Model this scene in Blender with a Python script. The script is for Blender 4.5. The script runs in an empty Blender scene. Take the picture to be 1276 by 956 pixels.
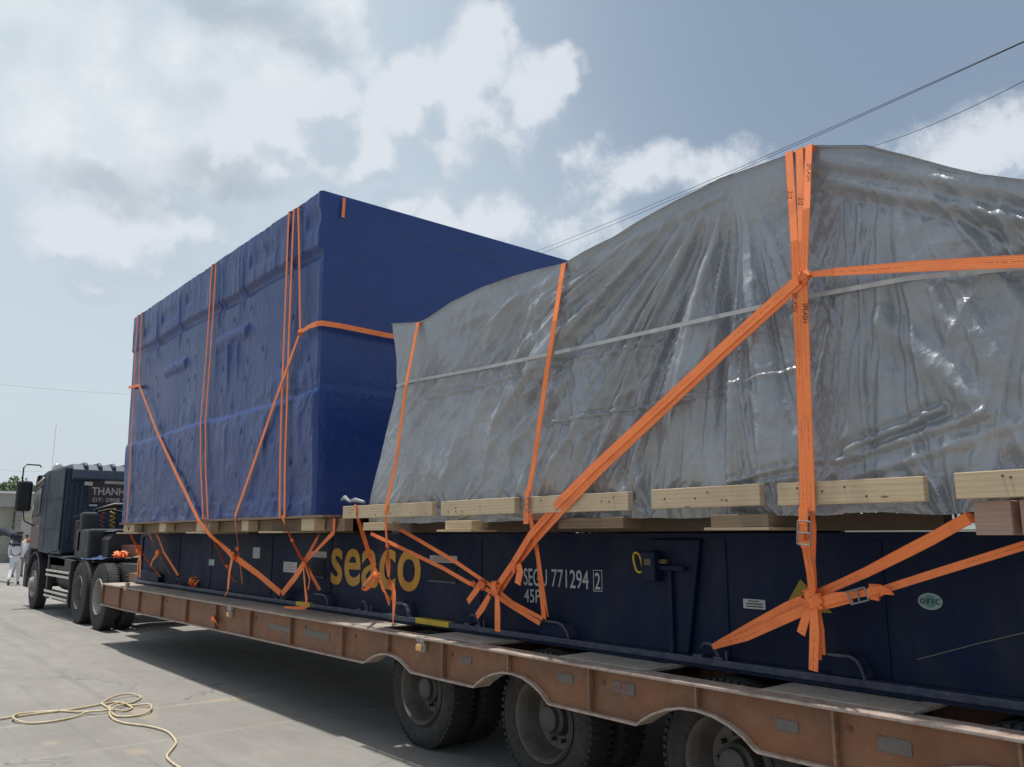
import bpy, math, random
import numpy as np
from mathutils import Vector, Matrix
random.seed(7)
R = math.radians
sc = bpy.context.scene
COL = sc.collection

# ------------------------------------------------------------------ camera
CAMP = Vector((0, 0, 1.6))
FPX, PCX, PCY = 1030.0, 638.0, 478.0
PITCH = math.atan((667 - 478) / FPX)
TURN = math.atan((638 + 230) / math.hypot(FPX, 189))
HEAD = Vector((-math.cos(TURN), math.sin(TURN), 0))
RT = Vector((math.sin(TURN), math.cos(TURN), 0))
FW = HEAD * math.cos(PITCH) + Vector((0, 0, math.sin(PITCH)))
UP = RT.cross(FW)
cam_data = bpy.data.cameras.new("camera")
cam_data.sensor_fit = 'HORIZONTAL'
cam_data.sensor_width = 36
cam_data.lens = FPX / 1276 * 36
cam_data.clip_start = 0.05
cam_data.clip_end = 3000
cam = bpy.data.objects.new("camera", cam_data)
COL.objects.link(cam)
m = Matrix((RT, UP, -FW)).transposed().to_4x4()
m.translation = CAMP
cam.matrix_world = m
sc.camera = cam
sc.view_settings.view_transform = 'Standard'
sc.view_settings.look = 'None'
sc.view_settings.gamma = 1
sc.view_settings.exposure = 0.1
sc.cycles.max_bounces = 6
sc.cycles.diffuse_bounces = 3

def ray(px, py):
    return FW + RT * ((px - PCX) / FPX) - UP * ((py - PCY) / FPX)

def at(px, py, Y=None, X=None, Z=None):
    """a measured point of the photograph on one of the scene's own planes"""
    r = ray(px, py)
    if Y is not None: k = Y / r.y
    elif X is not None: k = X / r.x
    else: k = (Z - CAMP.z) / r.z
    return CAMP + r * k

# ------------------------------------------------------------------ node helpers
class NT:
    def __init__(s, nt): s.nt = nt
    def n(s, t, **kw):
        nd = s.nt.nodes.new(t)
        for k, v in kw.items():
            if k.startswith('i_'):
                key = k[2:]
                key = int(key) if key.isdigit() else key.replace('_', ' ')
                s.put(nd.inputs[key], v)
            else: setattr(nd, k, v)
        return nd
    def put(s, sock, v):
        if isinstance(v, bpy.types.NodeSocket): s.nt.links.new(v, sock)
        elif isinstance(v, bpy.types.Node): s.nt.links.new(v.outputs[0], sock)
        else:
            try: sock.default_value = v
            except Exception: sock.default_value = tuple(v) + (1,)
    def math(s, op, a, b=0.0, c=0.0, clamp=False):
        nd = s.nt.nodes.new('ShaderNodeMath'); nd.operation = op; nd.use_clamp = clamp
        s.put(nd.inputs[0], a); s.put(nd.inputs[1], b)
        if op in ('MULTIPLY_ADD', 'SMOOTH_MAX', 'SMOOTH_MIN'): s.put(nd.inputs[2], c)
        return nd.outputs[0]
    def vmath(s, op, a, b=(0, 0, 0), out=0):
        nd = s.nt.nodes.new('ShaderNodeVectorMath'); nd.operation = op
        s.put(nd.inputs[0], a)
        if op == 'SCALE': s.put(nd.inputs[3], b)
        else: s.put(nd.inputs[1], b)
        return nd.outputs[out]
    def mr(s, v, a, b, c=0.0, d=1.0, smooth=False):
        nd = s.nt.nodes.new('ShaderNodeMapRange')
        nd.interpolation_type = 'SMOOTHSTEP' if smooth else 'LINEAR'
        for i, x in enumerate((v, a, b, c, d)): s.put(nd.inputs[i], x)
        return nd.outputs[0]
    def mix(s, f, a, b, mode='MIX'):
        nd = s.nt.nodes.new('ShaderNodeMix'); nd.data_type = 'RGBA'; nd.blend_type = mode
        s.put(nd.inputs[0], f)
        for i, v in ((6, a), (7, b)):
            if isinstance(v, (tuple, list)) and len(v) == 3: v = tuple(v) + (1,)
            s.put(nd.inputs[i], v)
        return nd.outputs[2]
    def noise(s, vec, scale, detail=3, rough=.55, dist=0.0, out=0):
        nd = s.nt.nodes.new('ShaderNodeTexNoise')
        s.put(nd.inputs['Vector'], vec); nd.inputs['Scale'].default_value = scale
        nd.inputs['Detail'].default_value = detail; nd.inputs['Roughness'].default_value = rough
        nd.inputs['Distortion'].default_value = dist
        return nd.outputs[out]
    def map(s, vec, scale=(1, 1, 1), rot=(0, 0, 0), loc=(0, 0, 0)):
        nd = s.nt.nodes.new('ShaderNodeMapping')
        s.put(nd.inputs[0], vec); nd.inputs[1].default_value = loc
        nd.inputs[2].default_value = rot; nd.inputs[3].default_value = scale
        return nd.outputs[0]

# ------------------------------------------------------------------ world: hazy sky with clouds
SUN_V = Vector((-0.16, -0.04, 1)).normalized()
w = bpy.data.worlds.new("World"); sc.world = w; w.use_nodes = True
W = NT(w.node_tree); w.node_tree.nodes.clear()

BLOBS = [  # px, py, rx, ry, height of the lump
    (600, 62, 34, 34, 1), (585, 95, 42, 45, 1), (600, 150, 66, 60, 1), (655, 130, 48, 40, 1), (698, 98, 26, 24, 1),
    (645, 175, 70, 40, .8), (528, 100, 30, 32, 1), (500, 140, 38, 34, 1), (470, 182, 36, 30, .9), (455, 200, 25, 20, .8), (560, 190, 60, 30, .7),
    (495, 250, 26, 18, .9), (545, 265, 34, 22, .9), (600, 262, 30, 30, .95), (635, 270, 36, 34, .9), (590, 290, 80, 30, .8),
    (400, 125, 46, 28, .9), (325, 142, 32, 22, .9), (350, 190, 75, 42, .75), (345, 208, 20, 18, .9), (260, 210, 70, 18, .7), (300, 185, 40, 30, .8),
    (785, 215, 55, 26, .55), (745, 290, 55, 30, .5), (860, 215, 60, 22, .4), (720, 240, 50, 25, .45),
    (150, 300, 70, 34, .7), (210, 270, 60, 26, .7), (110, 320, 45, 16, .6), (120, 362, 22, 10, .5), (1240, 190, 70, 40, .5)]
BRIGHT = [  # wide veil of bright cloud
    (130, 130, 200, 110), (60, 20, 150, 90), (270, 80, 120, 80), (430, 25, 75, 45), (200, 190, 110, 60)]
GREY = [(340, 25, 120, 34), (390, 58, 66, 30), (140, 235, 100, 30), (290, 5, 110, 24), (270, 222, 100, 26)]
def azel(px, py):
    d = ray(px, py).normalized()
    return math.degrees(math.atan2(d.y, d.x)), math.degrees(math.asin(d.z))

g = bpy.data.node_groups.new("cloud_lumps", 'ShaderNodeTree')
g.interface.new_socket("Az", in_out='INPUT', socket_type='NodeSocketVector')
g.interface.new_socket("Dir", in_out='INPUT', socket_type='NodeSocketVector')
g.interface.new_socket("Density", in_out='OUTPUT', socket_type='NodeSocketFloat')
G = NT(g)
gi = g.nodes.new('NodeGroupInput'); go = g.nodes.new('NodeGroupOutput')
def blob(T, vec, px, py, rx, ry, K_=1.0):
    a, e = azel(px, py)
    sx = 1 / (rx * .058 * K_); sy = 1 / (ry * .054 * K_)
    v = T.vmath('SUBTRACT', vec, (a, e, 0)); v = T.vmath('MULTIPLY', v, (sx, sy, 0))
    return T.vmath('LENGTH', v, out=1)
acc = None
warp = G.noise(gi.outputs[1], 11, 3, .55, out=1)
warp = G.vmath('SCALE', G.vmath('SUBTRACT', warp, (.5, .5, .5)), 3.6)
wv = G.vmath('ADD', gi.outputs[0], warp)
for px, py, rx, ry, h in BLOBS:
    ln = blob(G, wv, px, py, rx, ry, 1.55)
    v = G.math('MULTIPLY_ADD', ln, -h, h)
    acc = v if acc is None else G.math('SMOOTH_MAX', acc, v, .12)
nz = G.noise(gi.outputs[1], 22, 6, .66)
nz2 = G.noise(gi.outputs[1], 8, 3, .5)
dens = G.math('MULTIPLY_ADD', G.math('SUBTRACT', nz, .5), .9, acc)
dens = G.math('MULTIPLY_ADD', G.math('SUBTRACT', nz2, .5), .35, dens)
g.links.new(dens, go.inputs[0])

tc = W.n('ShaderNodeTexCoord')
D = W.vmath('NORMALIZE', tc.outputs['Generated'])
sep = W.n('ShaderNodeSeparateXYZ', i_0=D)
az = W.math('MULTIPLY', W.math('ARCTAN2', sep.outputs[1], sep.outputs[0]), 180 / math.pi)
el = W.math('MULTIPLY', W.math('ARCSINE', sep.outputs[2]), 180 / math.pi)
AE = W.n('ShaderNodeCombineXYZ', i_0=az, i_1=el).outputs[0]
def dens_at(daz, delv):
    gn = W.n('ShaderNodeGroup', node_tree=g)
    W.put(gn.inputs[0], W.vmath('ADD', AE, (daz, delv, 0)))
    # matching small step of the direction itself for the noise
    a = R(140); off = Vector((-math.sin(a) * R(daz), math.cos(a) * R(daz), R(delv)))
    W.put(gn.inputs[1], W.vmath('ADD', D, tuple(off)))
    return gn.outputs[0]
d0 = dens_at(0, 0); d1 = dens_at(1.2, 2.8)
edge = W.mr(d0, -.10, .34, smooth=True)
lit = W.mr(W.math('ADD', W.math('SUBTRACT', d0, d1), W.math('MULTIPLY', W.math('SUBTRACT', W.noise(D, 30, 5, .65), .5), .5)), -.42, .34, smooth=True)
skyt = W.n('ShaderNodeTexSky', sky_type='NISHITA', sun_disc=False, air_density=1.0, dust_density=3.0, ozone_density=1.0)
skyt.sun_elevation = math.asin(SUN_V.z)
skyt.sun_rotation = math.atan2(SUN_V.x, SUN_V.y)
# haze veil: paler low down and towards the bright forward-left part of the sky
gl = W.vmath('DOT_PRODUCT', D, tuple((ray(60, 60)).normalized()), out=1)
glow = W.mr(gl, .62, 1.0, smooth=True)
low = W.mr(el, -2, 40, 1, 0, smooth=True)
veil = W.mix(low, (2.45, 3.65, 5.2), (6.4, 7.0, 7.4))
veil = W.mix(W.math('MULTIPLY', glow, .8), veil, (6.3, 7.2, 7.8))
broad = W.noise(W.map(D, (1, 1, 2.2)), 2.2, 5, .55)
veil = W.mix(W.mr(broad, .38, .68, 0, .2), veil, (4.6, 5.3, 6.1))
rgt = W.mr(W.vmath('DOT_PRODUCT', D, tuple(ray(1300, -60).normalized()), out=1), .78, 1.0, smooth=True)
veil = W.mix(W.math('MULTIPLY', rgt, .8), veil, (2.2, 2.9, 3.9))
sky = W.mix(.84, skyt.outputs[0], veil)
sung = W.mr(W.vmath('DOT_PRODUCT', D, tuple(SUN_V), out=1), .62, 1.0, smooth=True)   # hazy aureole of the high sun
sky = W.mix(sung, sky, (9, 9, 8.8))
# bright cloud mass
bm = None
wv2 = W.vmath('ADD', AE, W.vmath('SCALE', W.vmath('SUBTRACT', W.noise(D, 6, 5, .6, out=1), (.5, .5, .5)), 13))
for b in BRIGHT:
    v = W.math('SUBTRACT', 1, blob(W, wv2, *b)); bm = v if bm is None else W.math('SMOOTH_MAX', bm, v, .2)
bm = W.mr(bm, -.25, .6, smooth=True)
tex = W.noise(D, 12, 6, .6)
sky = W.mix(W.math('MULTIPLY', bm, .88), sky, W.mix(W.mr(tex, .35, .65), (5.9, 6.7, 7.3), (7.6, 8.0, 8.4)))
# the cumulus clouds
ccol = W.mix(lit, (3.6, 4.5, 5.5), (6.9, 7.3, 7.9))
ccol = W.mix(W.math('MULTIPLY', glow, .25), ccol, (6.6, 7.2, 7.6))
alpha = W.math('MULTIPLY', edge, W.mr(lit, 0, .7, .30, .92))
sky = W.mix(alpha, sky, ccol)
gm = None
for b in GREY:
    v = W.math('SUBTRACT', 1, blob(W, wv, *b) if False else blob(W, W.vmath('ADD', AE, W.vmath('SCALE', W.vmath('SUBTRACT', W.noise(D, 14, 4, .6, out=1), (.5, .5, .5)), 6)), *b))
    gm = v if gm is None else W.math('SMOOTH_MAX', gm, v, .15)
sky = W.mix(W.mr(gm, -.15, .9, 0, .65, smooth=True), sky, (3.9, 4.6, 5.3))
bg = W.n('ShaderNodeBackground', i_0=sky); bg.inputs[1].default_value = .1
wo = W.n('ShaderNodeOutputWorld'); w.node_tree.links.new(bg.outputs[0], wo.inputs[0])

sun = bpy.data.lights.new("sun", 'SUN'); sun.energy = 4.0; sun.angle = R(1.6); sun.color = (1, .955, .89)
so = bpy.data.objects.new("sun", sun); COL.objects.link(so)
so.rotation_euler = SUN_V.to_track_quat('Z', 'Y').to_euler()

# ------------------------------------------------------------------ materials
MATS = {}
def mat(name, col, rough=.6, metal=0.0, var=0.12, vscale=3.0, bump=0.0, bscale=40.0, dirt=None, dirtamt=.4, coat=0, spec=.5, stretch=(1, 1, 1), rvar=.12):
    if name in MATS: return MATS[name]
    mt = bpy.data.materials.new(name); mt.use_nodes = True
    T = NT(mt.node_tree); b = mt.node_tree.nodes['Principled BSDF']
    tcd = T.n('ShaderNodeTexCoord').outputs['Object']
    v = T.map(tcd, stretch)
    nz = T.noise(v, vscale, 5, .6)
    lo = tuple(c * (1 - var) for c in col); hi = tuple(min(1, c * (1 + var)) for c in col)
    c = T.mix(T.mr(nz, .3, .7), lo, hi)
    if dirt:
        dn = T.noise(v, vscale * 2.7, 6, .7, .4)
        c = T.mix(T.mr(dn, .42, .68, 0, dirtamt), c, dirt)
    T.put(b.inputs['Base Color'], c)
    T.put(b.inputs['Roughness'], T.mr(nz, .3, .7, max(.05, rough - rvar), min(1, rough + rvar)))
    b.inputs['Metallic'].default_value = metal
    b.inputs['Specular IOR Level'].default_value = spec
    if coat: b.inputs['Coat Weight'].default_value = coat
    if bump:
        bn = T.n('ShaderNodeBump'); bn.inputs['Strength'].default_value = bump; bn.inputs['Distance'].default_value = .01
        T.put(bn.inputs['Height'], T.noise(v, bscale, 4, .6)); T.put(b.inputs['Normal'], bn.outputs[0])
    MATS[name] = mt
    return mt

rust = mat('rusty_brown_paint', (.19, .076, .032), .62, var=.4, vscale=2.6, bump=.3, bscale=25, dirt=(.25, .16, .105), dirtamt=.4)
rust_d = mat('dark_rust_paint', (.11, .05, .035), .7, var=.3, vscale=4, bump=.2, dirt=(.2, .14, .1))
dust = mat('dusty_steel', (.36, .31, .26), .75, var=.22, vscale=4, bump=.3, bscale=60, dirt=(.2, .15, .11), dirtamt=.6)
edge_m = mat('worn_flange_edge', (.40, .33, .28), .6, var=.25, vscale=6, bump=.2, dirt=(.2, .11, .07), dirtamt=.7)
navy = mat('navy_container_paint', (.006, .013, .042), .62, var=.25, vscale=1.6, bump=.12, bscale=9, dirt=(.028, .032, .040), dirtamt=.6, spec=.18, stretch=(1, 1, .45))
navy_l = mat('light_navy_paint', (.022, .032, .07), .45, var=.25, vscale=5, bump=.1, dirt=(.11, .11, .12), dirtamt=.6)  # lighter navy puts the lit look of the rail ledge into the colour
black = mat('black_recess', (.006, .007, .01), .8)
frame_m = mat('dark_chassis', (.018, .02, .025), .6, var=.3, vscale=6, dirt=(.07, .06, .05))
tyre_m = mat('tyre_rubber', (.022, .022, .022), .82, var=.25, vscale=8, bump=.35, bscale=45, dirt=(.065, .06, .054), dirtamt=.5)
rim_m = mat('grey_brown_rim', (.12, .11, .098), .55, metal=.2, var=.2, vscale=9, bump=.2, dirt=(.09, .06, .045), dirtamt=.7)
rim_l = mat('steel_wheel_rim', (.30, .29, .27), .45, metal=.5, var=.2, vscale=9, dirt=(.14, .1, .08), dirtamt=.6)
hub_m = mat('greasy_hub', (.05, .048, .045), .5, var=.3, vscale=15, dirt=(.12, .1, .08))
cabp = mat('dark_teal_cab_paint', (.013, .028, .05), .6, var=.15, vscale=2, dirt=(.06, .065, .07), dirtamt=.35)
cabp2 = mat('faded_cab_roof_paint', (.045, .062, .095), .5, var=.2, vscale=3, dirt=(.1, .1, .12))
cabred = mat('maroon_door_paint', (.10, .045, .05), .4, var=.3, vscale=3, dirt=(.10, .09, .1), dirtamt=.7)
chrome = mat('worn_bright_metal', (.62, .58, .52), .35, metal=.6, var=.2, vscale=10)
plastic = mat('black_plastic', (.014, .014, .016), .5, var=.2)
whitep = mat('white_paint', (.75, .76, .74), .6, var=.06)
sticker = mat('faded_white_sticker', (.42, .43, .42), .6, var=.15, vscale=20)
greytape = mat('faded_reflective_tape', (.12, .11, .10), .5, var=.25, vscale=25, dirt=(.13, .1, .075), dirtamt=.6)
amber = mat('amber_lens', (.75, .42, .16), .3, var=.15, vscale=20)
amber_d = mat('dirty_lamp_housing', (.34, .30, .26), .55, var=.2, vscale=20)
yel = mat('yellow_lettering', (.50, .25, .012), .55, var=.2, vscale=8, dirt=(.32, .17, .03), dirtamt=.5)
yel2 = mat('yellow_marker_paint', (.62, .42, .03), .5, var=.2, vscale=15)
redp = mat('faded_red_print', (.35, .08, .06), .6)
darkp = mat('black_print', (.02, .018, .018), .6)
signb = mat('maroon_sign_board', (.045, .025, .028), .5, var=.2)
signt = mat('sign_lettering', (.42, .38, .37), .5)
steel = mat('zinc_buckle', (.26, .26, .25), .4, metal=.7, var=.2, vscale=30)
cream = mat('cream_render', (.42, .41, .35), .8, var=.08, bump=.1)
creamd = mat('grey_fascia', (.34, .335, .31), .7, var=.1)
brickm = mat('grey_block_pier', (.27, .26, .235), .85, var=.15, vscale=10)
skin = mat('skin', (.30, .16, .10), .55, var=.08)
hairm = mat('black_hair', (.012, .010, .010), .5, var=.2)
clothw = mat('white_cotton_cloth', (.66, .66, .70), .85, var=.06, bump=.2, bscale=30)
clothd = mat('dark_cloth', (.018, .02, .035), .85, var=.2)
clothg = mat('grey_cloth', (.22, .2, .19), .85, var=.2)
hose_m = mat('tan_hose', (.62, .52, .33), .45, var=.15, vscale=12, dirt=(.30, .25, .17), dirtamt=.5)
bark = mat('tree_bark', (.12, .09, .07), .9, var=.3, vscale=12, bump=.5)
glass = mat('window_glass', (.06, .09, .10), .08, var=.1, spec=.8)
cable = mat('black_cable', (.02, .02, .022), .6)
bluerag = mat('blue_rag', (.03, .06, .14), .8, var=.3, vscale=15)

def wood(name, col, dark, knots=True):
    mt = bpy.data.materials.new(name); mt.use_nodes = True
    T = NT(mt.node_tree); b = mt.node_tree.nodes['Principled BSDF']
    tcd = T.n('ShaderNodeTexCoord').outputs['Object']
    oi = T.n('ShaderNodeObjectInfo').outputs['Random']
    v = T.vmath('ADD', T.map(tcd, (1, 9, 9)), T.n('ShaderNodeCombineXYZ', i_0=T.math('MULTIPLY', oi, 37), i_1=oi).outputs[0])
    wv = T.n('ShaderNodeTexWave', bands_direction='Z', i_Vector=T.map(v, (.25, 1, 1)), i_Scale=1.6, i_Distortion=7.0, i_Detail=4.0)
    gr = T.noise(T.map(v, (1, 6, 6)), 7, 4, .7)
    c = T.mix(T.mr(wv.outputs[1], 0, 1, 0, .75), col, dark)
    c = T.mix(T.mr(gr, .35, .7, 0, .5), c, tuple(x * .55 for x in col))
    if knots:
        vo = T.n('ShaderNodeTexVoronoi', i_Vector=T.map(tcd, (4.5, 4.5, 14)), i_Scale=1.0)
        c = T.mix(T.mr(vo.outputs[0], .05, .1, .8, 0), c, (.10, .05, .03))
    c = T.mix(T.mr(oi, 0, 1, 0, .35), c, (.42, .34, .25))
    c = T.mix(T.mr(T.noise(tcd, 3.5, 5, .7), .5, .72, 0, .5), c, tuple(x * .5 for x in col))
    T.put(b.inputs['Base Color'], c); b.inputs['Roughness'].default_value = .75
    bn = T.n('ShaderNodeBump'); bn.inputs['Strength'].default_value = .35; bn.inputs['Distance'].default_value = .004
    T.put(bn.inputs['Height'], gr); T.put(b.inputs['Normal'], bn.outputs[0])
    MATS[name] = mt; return mt
pine = wood('pale_pine', (.68, .53, .34), (.56, .40, .23))
pine_d = wood('brown_timber', (.25, .165, .10), (.17, .11, .065))  # brown timber, taken darker to put the skid recess's shade into the colour
pink = wood('reddish_timber', (.42, .24, .19), (.33, .17, .13), False)

# orange webbing with woven ribs, a stitched edge line and darker printed thread
def webbing():
    mt = bpy.data.materials.new('orange_webbing'); mt.use_nodes = True
    T = NT(mt.node_tree); b = mt.node_tree.nodes['Principled BSDF']
    uv = T.n('ShaderNodeTexCoord').outputs['UV']
    s = T.n('ShaderNodeSeparateXYZ', i_0=uv)
    u, vv = s.outputs[0], s.outputs[1]
    nz = T.noise(T.map(uv, (2, 5, 1)), 2, 4, .6)
    c = T.mix(T.mr(nz, .3, .7), (1.0, .22, .05), (1.0, .29, .085))
    line = T.math('LESS_THAN', T.math('ABSOLUTE', T.math('SUBTRACT', u, .5)), .045)
    seg = T.math('GREATER_THAN', T.noise(T.map(uv, (0, 60, 0)), 1, 1), .47)
    seg2 = T.math('GREATER_THAN', T.noise(T.map(uv, (0, 1.6, 0), loc=(0, 3.3, 0)), 1, 1), .5)
    line = T.math('MULTIPLY', T.math('MULTIPLY', line, seg), seg2)
    c = T.mix(T.math('MULTIPLY', line, .5), c, (.12, .03, .02))
    ed = T.mr(T.math('ABSOLUTE', T.math('SUBTRACT', u, .5)), .38, .47)
    c = T.mix(T.math('MULTIPLY', ed, .35), c, (.55, .09, .02))
    geo = T.noise(T.n('ShaderNodeTexCoord').outputs['Object'], 6, 4, .6)
    c = T.mix(T.mr(geo, .5, .72, 0, .5), c, (.62, .13, .04))
    T.put(b.inputs['Base Color'], c); b.inputs['Roughness'].default_value = .62
    bn = T.n('ShaderNodeBump'); bn.inputs['Strength'].default_value = .5; bn.inputs['Distance'].default_value = .002
    wv = T.math('SINE', T.math('MULTIPLY', vv, 900)); wu = T.math('SINE', T.math('MULTIPLY', u, 45))
    T.put(bn.inputs['Height'], T.math('ADD', T.math('MULTIPLY', wv, .25), T.math('MULTIPLY', wu, .35))); T.put(b.inputs['Normal'], bn.outputs[0])
    MATS['orange_webbing'] = mt; return mt
web = webbing()

def blue_tarp():
    mt = bpy.data.materials.new('blue_plastic_tarp'); mt.use_nodes = True
    T = NT(mt.node_tree); b = mt.node_tree.nodes['Principled BSDF']
    o = T.n('ShaderNodeTexCoord').outputs['Object']
    nz = T.noise(o, 1.3, 5, .6)
    c = T.mix(T.mr(nz, .3, .7), (.006, .030, .15), (.009, .041, .195))
    c = T.mix(T.mr(T.noise(T.map(o, (1, 1, .3)), 5, 5, .7), .55, .75, 0, .15), c, (.05, .09, .24))
    T.put(b.inputs['Base Color'], c)
    T.put(b.inputs['Roughness'], T.mr(nz, .3, .7, .28, .42))
    b.inputs['Specular IOR Level'].default_value = .55
    h = T.noise(o, 14, 5, .6, .6)
    h2 = T.noise(T.map(o, (1, 1, .5)), 4, 3, .5, 1.0)
    bn = T.n('ShaderNodeBump'); bn.inputs['Strength'].default_value = .28; bn.inputs['Distance'].default_value = .02
    T.put(bn.inputs['Height'], T.math('ADD', T.math('ADD', h, T.math('MULTIPLY', h2, .8)), T.math('MULTIPLY', T.math('ABSOLUTE', T.math('SUBTRACT', T.noise(T.map(o, (1, 1, .6), (0, .4, 0)), 9, 3, .6, 1.2), .5)), -2.2))); T.put(b.inputs['Normal'], bn.outputs[0])
    return mt
bluet = blue_tarp()

def silver_tarp():
    mt = bpy.data.materials.new('silver_pe_tarp'); mt.use_nodes = True
    T = NT(mt.node_tree); b = mt.node_tree.nodes['Principled BSDF']
    o = T.n('ShaderNodeTexCoord').outputs['Object']
    nz = T.noise(o, 2.0, 5, .6)
    c = T.mix(T.mr(nz, .3, .7), (.27, .285, .305), (.37, .387, .41))
    c = T.mix(T.mr(T.noise(o, 6, 4, .7), .56, .8, 0, .3), c, (.16, .15, .15))
    T.put(b.inputs['Base Color'], c)
    b.inputs['Metallic'].default_value = .24
    b.inputs['Specular IOR Level'].default_value = .75
    T.put(b.inputs['Roughness'], T.mr(nz, .3, .7, .29, .38))
    v = T.vmath('ADD', o, T.vmath('SCALE', T.noise(o, 3.5, 3, .6, out=1), .22))
    def ridge(sc_, st, rot=0):
        n = T.noise(T.map(v, st, (0, rot, 0)), sc_, 3, .55)
        r = T.math('ABSOLUTE', T.math('SUBTRACT', n, .5))
        return T.math('SUBTRACT', 1, T.math('MULTIPLY', r, 4), clamp=True)
    h = T.math('ADD', ridge(13, (1, 1, .45), .5), T.math('MULTIPLY', ridge(21, (1, 1, .5), -.5), .7))
    h = T.math('ADD', h, T.math('MULTIPLY', ridge(7, (1, 1, .3), .25), 1.2))
    msk = T.mr(T.noise(o, 1.7, 2, .5), .35, .65, .3, 1.1)
    h = T.math('ADD', T.math('MULTIPLY', h, msk), T.math('MULTIPLY', T.noise(o, 55, 3, .6), .25))
    bn = T.n('ShaderNodeBump'); bn.inputs['Strength'].default_value = .36; bn.inputs['Distance'].default_value = .011
    T.put(bn.inputs['Height'], h); T.put(b.inputs['Normal'], bn.outputs[0])
    return mt
silver = silver_tarp()
tape_m = mat('pale_seam_tape', (.46, .46, .45), .5, metal=.2, var=.12, vscale=12)

def concrete():
    mt = bpy.data.materials.new('yard_concrete'); mt.use_nodes = True
    T = NT(mt.node_tree); b = mt.node_tree.nodes['Principled BSDF']
    o = T.n('ShaderNodeTexCoord').outputs['Object']
    s = T.n('ShaderNodeSeparateXYZ', i_0=o)
    a = T.noise(o, .35, 6, .6); bb = T.noise(o, 3, 6, .65); cc = T.noise(o, 60, 3, .7)
    c = T.mix(T.mr(a, .3, .7), (.215, .204, .186), (.272, .259, .238))
    c = T.mix(T.mr(bb, .4, .75, 0, .35), c, (.14, .13, .118))
    c = T.mix(T.mr(cc, .45, .8, 0, .3), c, (.13, .12, .11))
    swp = T.noise(T.map(o, (.35, 1.6, 1), (0, 0, .5)), 2.2, 5, .7, .6)   # broom and tyre swirls
    c = T.mix(T.mr(swp, .5, .72, 0, .45), c, (.30, .285, .26))
    st = T.noise(T.map(o, (.8, .5, 1), loc=(3, 1, 0)), 1.1, 5, .7, 1.0)
    c = T.mix(T.mr(st, .60, .76, 0, .45), c, (.16, .145, .13))
    # slab joints every few metres, with pale sand along two of them
    wob = T.math('MULTIPLY', T.math('SUBTRACT', T.noise(o, 2.3, 3, .6), .5), .06)
    def bandx(x0, wd, amt, col, c):
        d = T.math('ABSOLUTE', T.math('SUBTRACT', T.math('ADD', s.outputs[0], wob), x0))
        f = T.mr(d, wd * .4, wd, amt, 0)
        f = T.math('MULTIPLY', f, T.mr(bb, .35, .6, .25, 1))
        return T.mix(f, c, col)
    c = bandx(-8.45, .05, .6, (.36, .32, .26), c)
    c = bandx(-7.13, .035, .5, (.33, .30, .26), c)
    for x0 in (-32.0, -26.5, -20.4, -14.4, -2.4): c = bandx(x0, .025, .7, (.16, .145, .13), c)
    d = T.math('ABSOLUTE', T.math('SUBTRACT', T.math('ADD', s.outputs[1], wob), 2.05))
    c = T.mix(T.mr(d, .004, .014, .3, 0), c, (.18, .16, .14))
    for (x0, y0, rx, ry) in ((-8.45, 3.32, .16, .30), (-8.3, 2.5, .5, .16), (-6.9, 2.05, .14, .10), (-7.6, 1.6, .12, .08)):
        e = T.vmath('LENGTH', T.vmath('MULTIPLY', T.vmath('SUBTRACT', o, (x0, y0, 0)), (1 / rx, 1 / ry, 0)), out=1)
        e = T.math('ADD', e, T.math('MULTIPLY', T.math('SUBTRACT', bb, .5), 2.2))
        c = T.mix(T.mr(e, .3, 1.0, .5, 0), c, (.36, .29, .20))
    wc = T.vmath('ADD', o, T.vmath('SCALE', T.noise(o, .9, 4, .65, out=1), .9))
    vo = T.n('ShaderNodeTexVoronoi', feature='DISTANCE_TO_EDGE', i_Vector=wc, i_Scale=.42)
    ck = T.mr(vo.outputs[0], .0015, .006, .55, 0)
    c = T.mix(T.math('MULTIPLY', ck, T.mr(a, .45, .55)), c, (.07, .065, .06))
    ty = T.noise(T.map(o, (.06, 2.4, 1), (0, 0, .12)), 2.0, 4, .6)       # old tyre tracks
    c = T.mix(T.mr(ty, .56, .7, 0, .4), c, (.11, .105, .10))
    T.put(b.inputs['Base Color'], c); b.inputs['Roughness'].default_value = .85
    bn = T.n('ShaderNodeBump'); bn.inputs['Strength'].default_value = .4; bn.inputs['Distance'].default_value = .006
    T.put(bn.inputs['Height'], T.math('ADD', cc, T.math('MULTIPLY', bb, 1.2))); T.put(b.inputs['Normal'], bn.outputs[0])
    return mt
conc = concrete()

def checker_plate():
    mt = bpy.data.materials.new('dusty_checker_plate'); mt.use_nodes = True
    T = NT(mt.node_tree); b = mt.node_tree.nodes['Principled BSDF']
    o = T.n('ShaderNodeTexCoord').outputs['Object']
    nz = T.noise(o, 5, 5, .65)
    c = T.mix(T.mr(nz, .3, .7), (.33, .285, .235), (.45, .40, .34))
    c = T.mix(T.mr(T.noise(o, 11, 5, .7), .55, .72, 0, .5), c, (.2, .13, .09))
    v1 = T.n('ShaderNodeTexVoronoi', i_Vector=T.map(o, (34, 34, 1), (0, 0, .785)), i_Scale=1.0)
    hh = T.mr(v1.outputs[0], .2, .45, 1, 0)
    c = T.mix(T.math('MULTIPLY', hh, .25), c, (.55, .5, .43))
    T.put(b.inputs['Base Color'], c); b.inputs['Roughness'].default_value = .7
    bn = T.n('ShaderNodeBump'); bn.inputs['Strength'].default_value = .7; bn.inputs['Distance'].default_value = .004
    T.put(bn.inputs['Height'], hh); T.put(b.inputs['Normal'], bn.outputs[0])
    return mt
checker = checker_plate()

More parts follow.
